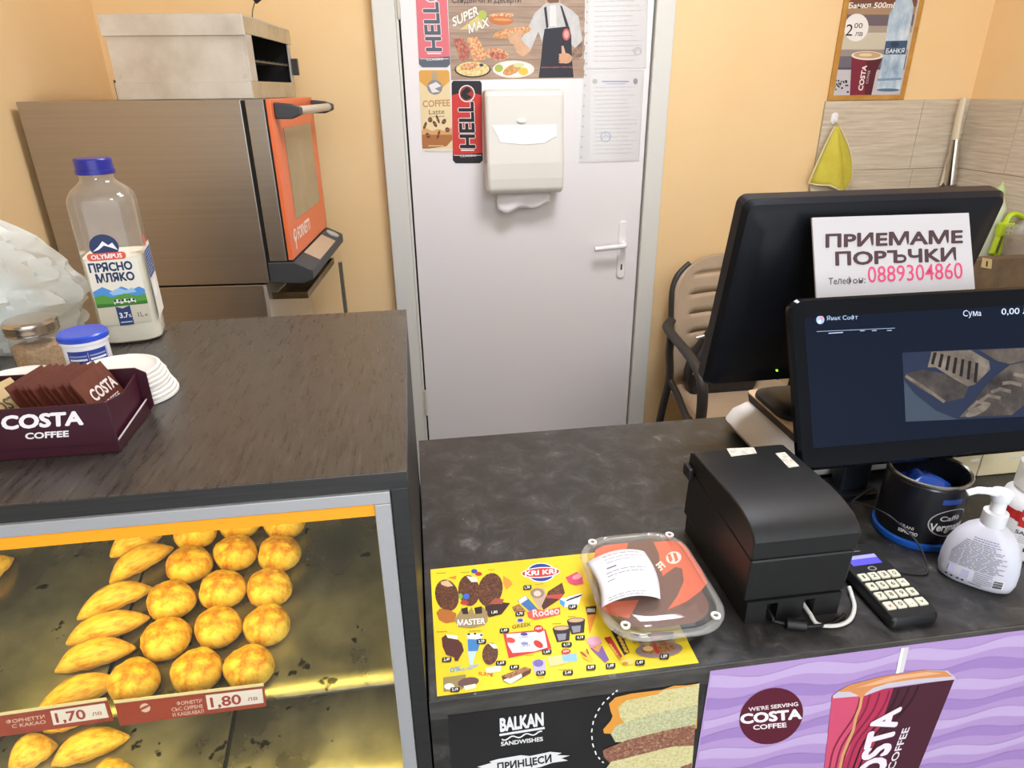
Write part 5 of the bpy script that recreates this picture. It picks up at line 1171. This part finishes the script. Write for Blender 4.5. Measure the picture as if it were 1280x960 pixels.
p.poly([(890, 222), (1050, 178), (1216, 143), (1208, 245), (1060, 265), (900, 310), (850, 310), (830, 275), (850, 240)], BR2, 3)
p.poly([(850, 322), (905, 300), (1070, 258), (1206, 232), (1196, 340), (1000, 370), (830, 408), (798, 375), (795, 345)], BR3, 4)
p.poly([(810, 425), (830, 398), (980, 360), (1100, 330), (1198, 325), (1178, 560), (820, 620), (790, 520)], BR1, 5)
p.poly([(1140, 420), (1190, 400), (1180, 540), (1130, 540)], BR3, 6); p.poly([(800, 610), (1178, 550), (1160, 800), (850, 860)], BR2, 6)
arc = [(860, 78), (835, 98), (800, 130), (772, 170), (752, 215), (744, 265), (748, 315), (765, 365), (790, 395), (815, 412)]
arc2 = []
for i in range(len(arc)-1):
    for t in range(3): arc2.append((arc[i][0]+(arc[i+1][0]-arc[i][0])*t/3, arc[i][1]+(arc[i+1][1]-arc[i][1])*t/3))
for i in range(0, len(arc2)-1, 2): p.stroke(arc2[i:i+2], 6, '#eceae6', 7)
p.text('BALKAN', (340, 262), (530, 234), (338, 205), '#e6e4e0', 2, .045); p.stroke([(335, 279), (536, 247)], 10, '#e6e4e0', 2)
p.stroke([(345+k*9, 298-k*1.6+6*math.sin(k*.9)) for k in range(21)], 6, '#e6e4e0', 2)
p.text('SANDWISHES', (343, 327), (528, 304), (342, 309), '#e6e4e0', 2, .03)
p.poly([(236, 420), (300, 402), (290, 396), (330, 385), (430, 368), (470, 372), (560, 353), (612, 358), (590, 368), (648, 370), (610, 382), (640, 392), (570, 402), (520, 420), (430, 440), (330, 452), (250, 448), (275, 430)], '#e6e4e0', 2)
p.text('ПРИНЦЕСИ', (328, 437), (566, 398), (326, 404), '#1f1e1e', 3, .03)
p.done(sp_)
# purple coffee poster
T0 = [Py(887.7, 838.5, YQ), Py(1280, 787.5, YQ)]; dz = (T0[1].z-T0[0].z)/(T0[1].x-T0[0].x); XE = 1.2; zt_ = T0[0].z
s4 = [T0[0], Vector((XE, YQ, zt_)), Vector((XE, YQ, zb_)), Vector((T0[0].x-.004, YQ, zb_))]
pp_ = thing('coffee_poster', 'purple iced coffee poster with wavy stripes on the counter front', 'poster', (s4[2]+s4[3])/2)
mk('sheet', G().sheet(s4, (0, -1, 0), .0005), mat('#b797c9', .3), pp_)
p = PR(lambda u, v: Vector((u, YQ-.0007, v)), (0, -1, 0))
zz = zt_-.012; k = 0
while zz > zb_+.05:
    N_ = 60; up = []; dn_ = []
    for i in range(N_+1):
        u = T0[0].x+.001+(XE-T0[0].x-.002)*i/N_; ph = u*48+k*1.3
        up.append((u, min(zt_-.001, zz+.006*math.sin(ph)))); dn_.append((u, zz-.016+.005*math.sin(ph+.6)))
    V = [p.w(q_, 0) for q_ in up]+[p.w(q_, 0) for q_ in dn_]; p._face(V, [(i, i+1, N_+2+i, N_+1+i) for i in range(N_)], '#a282bc' if k % 2 else '#c4abd3')
    zz -= .031; k += 1
p.m = fmap; p.crop(870, 800, 3.122)
p.ell(293, 296, 128, 106, '#5a1528', 2, -25, 36); 
p.text("WE'RE SERVING", (206, 277), (398, 255), (204, 262), '#f0e4e2', 3, .02); p.text('COSTA', (176, 325), (410, 304), (174, 288), '#f4ecea', 3, .045); p.text('COFFEE', (224, 349), (352, 338), (222, 331), '#f0e4e2', 3, .03)
p.poly([(800, 30), (830, 26), (808, 125), (778, 130)], '#dcd6d2', 2); p.poly([(800, 30), (812, 28), (792, 128), (778, 130)], '#efeae6', 3)
p.poly([(530, 218), (640, 205), (1008, 152), (868, 500), (690, 950), (455, 980), (500, 490)], '#4b1d2c', 2)
p.poly([(530, 218), (640, 205), (770, 186), (720, 330), (660, 520), (560, 960), (455, 980), (500, 490)], '#b83253', 3); p.poly([(530, 218), (640, 205), (600, 420), (540, 560), (470, 900), (500, 490)], '#d2506e', 4)
for k in range(7):
    off = k*38; pts = [(640+off+12*math.sin(j*.8)-j*(15+k*1.5), 215-k*6+j*34) for j in range(12)]
    p.stroke(pts, 7, '#8a2340' if k < 4 else '#35131f', 5)
p.poly([(532, 215), (560, 196), (640, 165), (760, 138), (900, 115), (980, 118), (1008, 142), (1014, 152), (880, 166), (740, 186), (700, 200), (660, 215), (535, 226)], '#cfc4cc', 5)
p.poly([(548, 200), (600, 172), (720, 142), (880, 116), (970, 120), (1000, 140), (860, 150), (750, 166), (690, 185), (660, 205), (645, 235), (632, 215), (600, 200)], '#d98e56', 6); p.poly([(620, 185), (760, 140), (900, 122), (960, 128), (800, 150), (700, 172)], '#e8b284', 7)
p.stroke([(645, 220), (638, 260), (622, 300), (612, 350), (590, 400), (570, 450), (560, 500), (540, 560)], 11, '#d8a06a', 7)
p.text('COSTA', (704, 600), (795, 262), (598, 628), '#f0e6ea', 9, .045, '#7a1f3a', .02); p.text('COFFEE', (770, 500), (832, 338), (742, 505), '#eadde2', 9, .02)
p.done(pp_)

# ================================================================ THINGS ON THE LEFT COUNTER
# milk bottle
MC = Vector((-.398, .952, ZL))
mb = thing('milk_bottle', 'clear milk bottle with a blue cap, part full, behind the blue lidded tub', 'bottle', MC)
def mring(hw, z, r): return [MC+Vector((x, y, z)) for x, y in [(u, v) for u, v in rrect(0, 0, hw, hw, r, 6)]]
MR = .0375
prof = [(.030, .0006, .02), (.0365, .004, .02), (MR, .012, .02), (MR, .186, .02), (MR-.0012, .193, .022), (.0325, .2005, .026), (.0235, .2085, .0232), (.0197, .2125, .0195), (.0192, .219, .0190)]
mt = math.radians(12); RM = Matrix.Translation(MC) @ Matrix.Rotation(mt, 4, 'Z') @ Matrix.Translation(-MC)
PET = clear('clear_bottle_plastic', '#f2f1ec', .06, .93)
g = G(); g.loft([mring(h_, z_, min(r_, h_-.0001)) for h_, z_, r_ in prof], (1, 1)); mk('bottle_body', g.xf(RM), PET, mb, smooth=45)
g = G(); g.loft([mring(h_-.0016, max(z_, .0016), min(r_, h_-.002)) for h_, z_, r_ in prof[:3]]+[mring(MR-.0016, .052, .0184)]); 
milkm = mat('#efe9d6', .45)
g = G(); g.loft([mring(.029, .0018, .018), mring(.035, .0045, .019), mring(MR-.0016, .0125, .0184), mring(MR-.0016, .118, .0184)]); mk('milk', g.xf(RM), milkm, mb, smooth=45)
CAPB = mat('#2a2a86', .35)
g = G(); g.lathe([(.0222, .2195), (.0228, .2202), (.0228, .2245), (.0216, .2248), (.0216, .237), (.0205, .2385)], MC, 40); mk('cap', g, CAPB, mb, smooth=35)
for k in range(2):
    g = G(); g.lathe([(.0376, .170-.004*k), (.0380, .1705-.004*k), (.0376, .171-.004*k)], MC, 4); 
# printed label wrapped on the flat front face (local -y), and a strip on the right face
def mm(u, v): return RM @ (MC+Vector((u, -MR-.0004, v)))
p = PR(mm, (RM.to_3x3() @ Vector((0, -1, 0))))
e_ = .030
NAVY = '#24355f'
p.rect(-e_, .055, e_, .118, '#ece6d4', 0); p.rect(-e_, .030, e_, .055, '#d5ccb6', 1)
p.ell(-.004, .134, .0165, .0155, NAVY, 2, 0, 24); p.poly([(-.018, .1285), (-.010, .135), (-.0045, .141), (.001, .1355), (.006, .1385), (.0105, .1285), (.004, .132), (-.004, .1355), (-.011, .1305)], '#f0f0f2', 3)
p.poly(rrect(-.004, .1215, .022, .0048, .004, 3), '#dd5a45', 3); p.text('OLYMPUS', (-.0215, .1188), (.0135, .1188), (-.0215, .1245), '#f4eee8', 4, .03)
p.text('ПРЯСНО', (-.027, .1025), (.022, .1025), (-.027, .1135), NAVY, 3, .04); p.text('МЛЯКО', (-.022, .0885), (.0215, .0885), (-.022, .0995), NAVY, 3, .04)
p.poly([(-e_, .055), (e_, .055), (e_, .075), (.024, .079), (.014, .075), (.004, .081), (-.008, .076), (-.018, .0825), (-e_, .077)], '#4f93d6', 1); p.poly([(-.012, .074), (.0, .0795), (.008, .0755), (.016, .0785), (.02, .072), (-.008, .070)], '#9cc4e6', 2)
p.poly([(-e_, .055), (e_, .055), (e_, .0685), (.02, .067), (.005, .0715), (-.01, .067), (-.02, .072), (-e_, .070)], '#5a9c3e', 2); p.poly([(-e_, .055), (e_, .055), (e_, .060), (0, .058), (-e_, .0605)], '#3c7a2c', 3)
for u in (-.005, .004, .012):                                   # three little cows
    p.poly([(u-.004, .058), (u-.0042, .0632), (u+.0005, .0645), (u+.0042, .0635), (u+.0046, .058), (u+.0034, .058), (u+.0032, .0598), (u-.0028, .0598), (u-.003, .058)], '#efece4', 4)
    p.poly([(u-.0042, .0632), (u-.0015, .0645), (u-.001, .0615), (u-.003, .0605)], '#1f1d1d', 5); p.poly([(u+.001, .0612), (u+.0015, .0642), (u+.004, .0632), (u+.0035, .061)], '#1f1d1d', 5)
p.poly([(-.009, .055), (-.001, .0515), (.008, .055), (.008, .0285), (-.009, .0285)], '#2b4272', 3); p.text('3.7', (-.0065, .039), (.0035, .039), (-.0065, .046), '#f2f2f4', 4, .03); p.text('%', (.004, .039), (.007, .039), (.004, .043), '#f2f2f4', 4, .02); p.rect(-.007, .032, .0065, .0335, '#c9d2e4', 4)
p.text('1L', (.015, .038), (.0215, .038), (.015, .0445), '#6b6456', 2, .01); p.text('e', (.023, .038), (.0265, .038), (.023, .043), '#6b6456', 2, .0)
p.done(mb, 'label')
def mm2(u, v): return RM @ (MC+Vector((MR+.0004, u, v)))
p = PR(mm2, (RM.to_3x3() @ Vector((1, 0, 0))))
p.rect(-.028, .03, .026, .128, '#e4e0d6', 0); p.rect(-.026, .085, .024, .122, '#3c5184', 1); p.rect(-.014, .126, .0, .14, '#d86a5c', 1); p.scribble(-.024, .118, .022, .09, 8, '#aab4cc', 2, .3); p.rect(-.022, .058, .004, .08, '#f2f0ea', 1)
p.done(mb, 'label')
# carrier bag: crumpled translucent film
BAGM = bpy.data.materials.new('bag_film'); BAGM.use_nodes = True; nt = BAGM.node_tree
b_ = nt.nodes['Principled BSDF']; b_.inputs['Base Color'].default_value = lin('#eef0ea'); b_.inputs['Roughness'].default_value = .28; b_.inputs['Transmission Weight'].default_value = .15
tr_ = nt.nodes.new('ShaderNodeBsdfTransparent'); tl_ = nt.nodes.new('ShaderNodeBsdfTranslucent'); tl_.inputs[0].default_value = lin('#f2f4ee')
m1 = nt.nodes.new('ShaderNodeMixShader'); m1.inputs[0].default_value = .35; m2 = nt.nodes.new('ShaderNodeMixShader'); m2.inputs[0].default_value = .36
nt.links.new(b_.outputs[0], m1.inputs[1]); nt.links.new(tl_.outputs[0], m1.inputs[2]); nt.links.new(m1.outputs[0], m2.inputs[1]); nt.links.new(tr_.outputs[0], m2.inputs[2]); nt.links.new(m2.outputs[0], nt.nodes['Material Output'].inputs[0])
BC = Vector((-.584, .94, ZL))
pbag = thing('plastic_bag', 'crumpled translucent white plastic bag left of the milk bottle', 'bag', BC)
def film(rad, hgt, seed, lean):
    g = G(); n, m = 64, 34; rings = []
    for k in range(m+1):
        t = k/m; ring = []
        base = (.80+.35*math.sin(math.pi*min(1, t*1.15)))*(1-t**3.2)+.03
        for i in range(n):
            th = 2*math.pi*i/n; c = Vector((math.cos(th), math.sin(th), t*1.6))
            f1 = noise.noise(c*1.7+Vector((seed, 0, 0))); f2 = abs(noise.noise(c*3.6+Vector((0, seed, 0)))); f3 = abs(noise.noise(c*8+Vector((0, 0, seed))))
            rr = rad*base*(1+.26*f1-.34*f2-.16*f3)
            ring.append(BC+Vector((math.cos(th)*rr*1.1+lean[0]*t*t, math.sin(th)*rr*.62+lean[1]*t*t, .001+hgt*t*(1+.16*f1*t)-.012*f2*t)))
        rings.append(ring)
    g.loft(rings, (1, 1)); return g
mk('film', film(.118, .215, 4.3, (-.03, -.01)), BAGM, pbag, smooth=50)
# handle loop of the bag
g = G(); pts = []
for k in range(13):
    t = k/12; pts.append(BC+Vector((-.085+.085*t, -.035+.01*math.sin(t*7), .125+.09*math.sin(math.pi*min(.85, t*.9+.1)))))
rows = []
for k, q_ in enumerate(pts):
    wd = .018+.010*math.sin(k*.8); rows.append([q_+Vector((.004*math.sin(k+j), (j-3)/3*wd*.6, (abs(j-3)/3)*.012*math.sin(k*1.3))) for j in range(7)])
g.loft(rows, (0, 0), False); mk('handle_loop', g, BAGM, pbag, smooth=60)
# what shows through the film
mk('contents', blob(BC+Vector((.02, .0, .058)), .06, .05, .05, .25, 1.6, 6).box(BC.x-.07, BC.x-.01, BC.y-.03, BC.y+.03, BC.z+.004, BC.z+.10), mat('#dfe4de', .6), pbag, smooth=60)
# spice jar
JC = Vector((-.463, .832, ZL))
jr = thing('spice_jar', 'glass shaker jar of brown sugar with a metal lid', 'jar', JC)
mk('glass', G().lathe([(.024, .0006), (.0265, .003), (.0272, .04), (.0262, .049), (.0252, .052)], JC, 40), clear('jar_glass', '#eef0ea', .03, .95), jr, smooth=40)
mk('contents', G().lathe([(.022, .002), (.0248, .0042), (.0255, .036), (.015, .038)], JC, 36), pm('brown_sugar', [(.35, '#a8825a'), (.65, '#c9a67a')], 300, rough=.9, bump=.4), jr, smooth=40)
mk('lid', G().lathe([(.0282, .0522), (.0288, .053), (.0282, .056), (.0290, .0585), (.0284, .0615), (.0290, .064), (.0282, .0665), (.0255, .0685), (.012, .0692)], JC, 44), mat('#b8ada0', .22, .95), jr, smooth=30)
# blue lidded tub
BL_ = Vector((-.389, .792, ZL))
bt_ = thing('sweetener_tub', 'small white tub with a blue lid and blue printed label', 'tub', BL_)
mk('tub_body', G().lathe([(.0225, .0006), (.0238, .003), (.0238, .050), (.0255, .051), (.0255, .0545)], BL_, 40), mat('#e6e6ea', .35), bt_, smooth=35)
mk('lid', G().lathe([(.0262, .0548), (.0266, .056), (.0262, .0605), (.0245, .0622), (.0225, .062), (.0, .0617)], BL_, 40, (1, 0)), mat('#2f4fc4', .3), bt_, smooth=35)
ab = math.atan2(-BL_.y, -BL_.x)
wrappatch(bt_, BL_, .0238, ab-.95, ab+.95, .006, .045, mat('#23398c', .4))
f = cyl(BL_, .0238+.0005); p = PR(lambda u, v: f(ab+u, v), (math.cos(ab), math.sin(ab), 0))
def crect(u0, v0, u1, v1, c, layer=0, n=8):                       # follows the round wall
    V = [p.w((u0+(u1-u0)*i/n, v), layer) for v in (v0, v1) for i in range(n+1)]; p._face(V, [(i, i+1, n+2+i, n+1+i) for i in range(n)], c)
for u0, u1 in ((-.85, -.08), (.05, .8)):
    crect(u0, .038, u1, .0400, '#8f9cd0'); crect(u0, .0335, u1, .036, '#eef0f6'); crect(u0, .027, u1, .0290, '#8f9cd0'); crect(u0, .0235, u1, .026, '#eef0f6')
    for k in range(5): crect(u0, .010+k*.0024, u1-.2*(k % 2), .0110+k*.0024, '#6f7fc0')
crect(-.025, .008, -.005, .043, '#c9d0ea', 1, 2); crect(.86, .006, .9, .045, '#eef0f6', 1, 2)
p.done(bt_)
# paper cup lids, two stacks, every lid its own thing
LIDM = mat('#e9e4da', .5)
def lid_g():
    g = G(); R_ = .0448
    g.lathe([(R_-.002, 0), (R_, .0005), (R_, .0032), (R_-.0012, .0040), (R_-.0035, .0040), (R_-.0055, .0020), (R_-.009, .0012), (.004, .0010)], (0, 0, 0), 48, (1, 1)); return g
lid0 = mk('cup_lid', lid_g(), LIDM, None, 'x', 'cup lid', 'white cup lids in the stack beside the sachet box', smooth=40, local=True)
LS = Vector((-.334, .7385, ZL)); NL = 8
names = ['lowest', 'second from the bottom', 'third from the bottom', 'fourth from the bottom', 'fifth from the bottom', 'sixth from the bottom', 'second from the top', 'topmost']
for k in range(NL):
    pos = LS+Vector((.0008*math.sin(k*1.7)+.009-.0019*k, .0006*math.cos(k*2.3), .0005+k*.0043)); lab = 'white cup lid, %s of the tall stack by the sachet box' % names[k]
    rot = (0, 0, k*1.1)
    if k == 0: lid0.location = pos; lid0['label'] = lab
    else: dup(lid0, pos, rot, lab)
L2 = Vector((-.451, .742, ZL))
for k in range(6):
    o = dup(lid0, L2+Vector((.001*k, 0, .0005+k*.0043)), (0, 0, k), 'white cup lid, %s of the stack in front of the spice jar' % ('lowest', 'second from the bottom', 'third from the bottom', 'third from the top', 'second from the top', 'topmost')[k]); o['group'] = 'white cup lids in the stack before the jar'
# sachet box
CAR = mat('#3b1420', .4)
sx0, sx1, sy0, sy1 = -.56, -.288, .601, .689; sh = .0525
sbx = thing('sachet_box', 'dark maroon cardboard box with white COSTA COFFEE lettering', 'box', ((sx0+sx1)/2, (sy0+sy1)/2, ZL))
t_ = .0016
mk('front_wall', G().box(sx0, sx1-.003, sy0, sy0+t_, ZL+.0005, ZL+sh), CAR, sbx, bevel=.0006)
mk('back_wall', G().prism([(sx0, ZL+.0005), (sx1-.006, ZL+.0005), (sx1, ZL+.009), (sx1, ZL+.046), (sx1-.01, ZL+.052), (sx0, ZL+.052)], 'y', sy1-t_, sy1), CAR, sbx)
mk('bottom', G().box(sx0, sx1-.006, sy0+t_, sy1-t_, ZL+.0005, ZL+.0005+t_), CAR, sbx)
mk('end_wall', G().box(sx0, sx0+t_, sy0+t_, sy1-t_, ZL+.003, ZL+sh), CAR, sbx)
mk('end_wall', G().prism([(sy0+t_, ZL+.003), (sy1-t_, ZL+.003), (sy1-t_, ZL+sh-.006), (sy0+.05, ZL+sh-.012), (sy0+t_, ZL+sh-.002)], 'x', sx1-.011, sx1-.011+t_), mat('#45182a', .4), sbx)
mk('end_flap', G().prism([(sy0+.002, ZL+.001), (sy1-.002, ZL+.001), (sy1-.002, ZL+.016), (sy0+.002, ZL+.010)], 'x', sx1-.0058, sx1-.0045), CAR, sbx)
mk('flap_edge', G().prism([(sy0+.0025, ZL+.0102), (sy1-.0025, ZL+.0162), (sy1-.0025, ZL+.0172), (sy0+.0025, ZL+.0112)], 'x', sx1-.0058, sx1-.0045), mat('#cfc6c2', .6), sbx)
p = PR(lambda x, y: Py(x, y, sy0-.0003), (0, -1, 0)).crop(0, 420, 5.565)
p.text('COSTA', (18, 648), (576, 612), (14, 556), '#ece4e2', 1, .045); p.text('COFFEE', (180, 716), (478, 698), (178, 674), '#ece4e2', 1, .035); p.stroke([(0, 800), (830, 748)], 3, '#2a0e17', 1)
p.done(sbx)
# sachets standing in the box
def sachet(m, col, word):
    g = G(); w_, h_, th = .028, .062, .003; rings = []
    for z_, d_ in ((0, .0004), (.006, .0006), (.014, th/2), (.046, th/2), (.056, .0006), (h_, .0004)):
        rings.append([Vector((-w_, -d_, z_)), Vector((0, -d_*1.4, z_)), Vector((w_, -d_, z_)), Vector((w_, d_, z_)), Vector((0, d_*1.4, z_)), Vector((-w_, d_, z_))])
    g.loft(rings); return g
BRS = pm('brown_sachet_paper', [(.3, '#4f2217'), (.7, '#6b3424')], 40, rough=.45, bump=.1); KRS = pm('kraft_sachet_paper', [(.3, '#b3945c'), (.7, '#c9ad76')], 40, rough=.6, bump=.1)
def make_sachet(m, txtcol, lab, group):
    o = mk('sugar_sachet', sachet(m, 0, 0), m, None, lab, 'sachet', group, local=True, smooth=40)
    q = PR(lambda u, v: Vector((u, -.0023, v)), (0, -1, 0)); q.text('COSTA', (-.018, .034), (.024, .034), (-.018, .046), txtcol, 0, .03); q.text('COFFEE', (-.012, .023), (.018, .023), (-.012, .029), txtcol, 0, .01)
    pr_ = mk('print', q.g, q.mats, o, local=True); return o
s_b = make_sachet(BRS, '#e6d9d2', 'b', 'brown sugar sachets'); s_k = make_sachet(KRS, '#5b4526', 'k', 'kraft sugar sachets')
NB = 9
for k in range(NB):
    x = -.304-k*.0068; pos = Vector((x, .652+.002*math.sin(k*2.1), ZL+.0075))
    rot = (math.radians(4), math.radians(-4), math.radians(60+4*math.sin(k*1.9)))
    R3 = Matrix.Rotation(math.radians(84+.5*math.sin(k*1.3)), 3, 'Z') @ Matrix.Rotation(math.radians(-24-.6*math.sin(k*2.7)), 3, 'X')
    lab = 'brown sugar sachet, %s in the row from the open box end' % (['first', 'second', 'third', 'fourth', 'fifth', 'sixth', 'seventh', 'eighth', 'ninth', 'tenth', 'eleventh'][k])
    if k == 0: s_b.location = pos; s_b.rotation_euler = R3.to_euler(); s_b['label'] = lab
    else: dup(s_b, pos, R3.to_euler(), lab)
for k in range(4):
    x = -.384-k*.02; pos = Vector((x, .637, ZL+.004)); R3 = Matrix.Rotation(math.radians(70+3*math.sin(k*2+1)), 3, 'Z') @ Matrix.Rotation(math.radians(-34-3*math.sin(k)), 3, 'X')
    lab = 'crumpled kraft sugar sachet, %s from the brown ones' % ORD[k]
    if k == 0: s_k.location = pos; s_k.rotation_euler = R3.to_euler(); s_k['label'] = lab
    else: dup(s_k, pos, R3.to_euler(), lab)
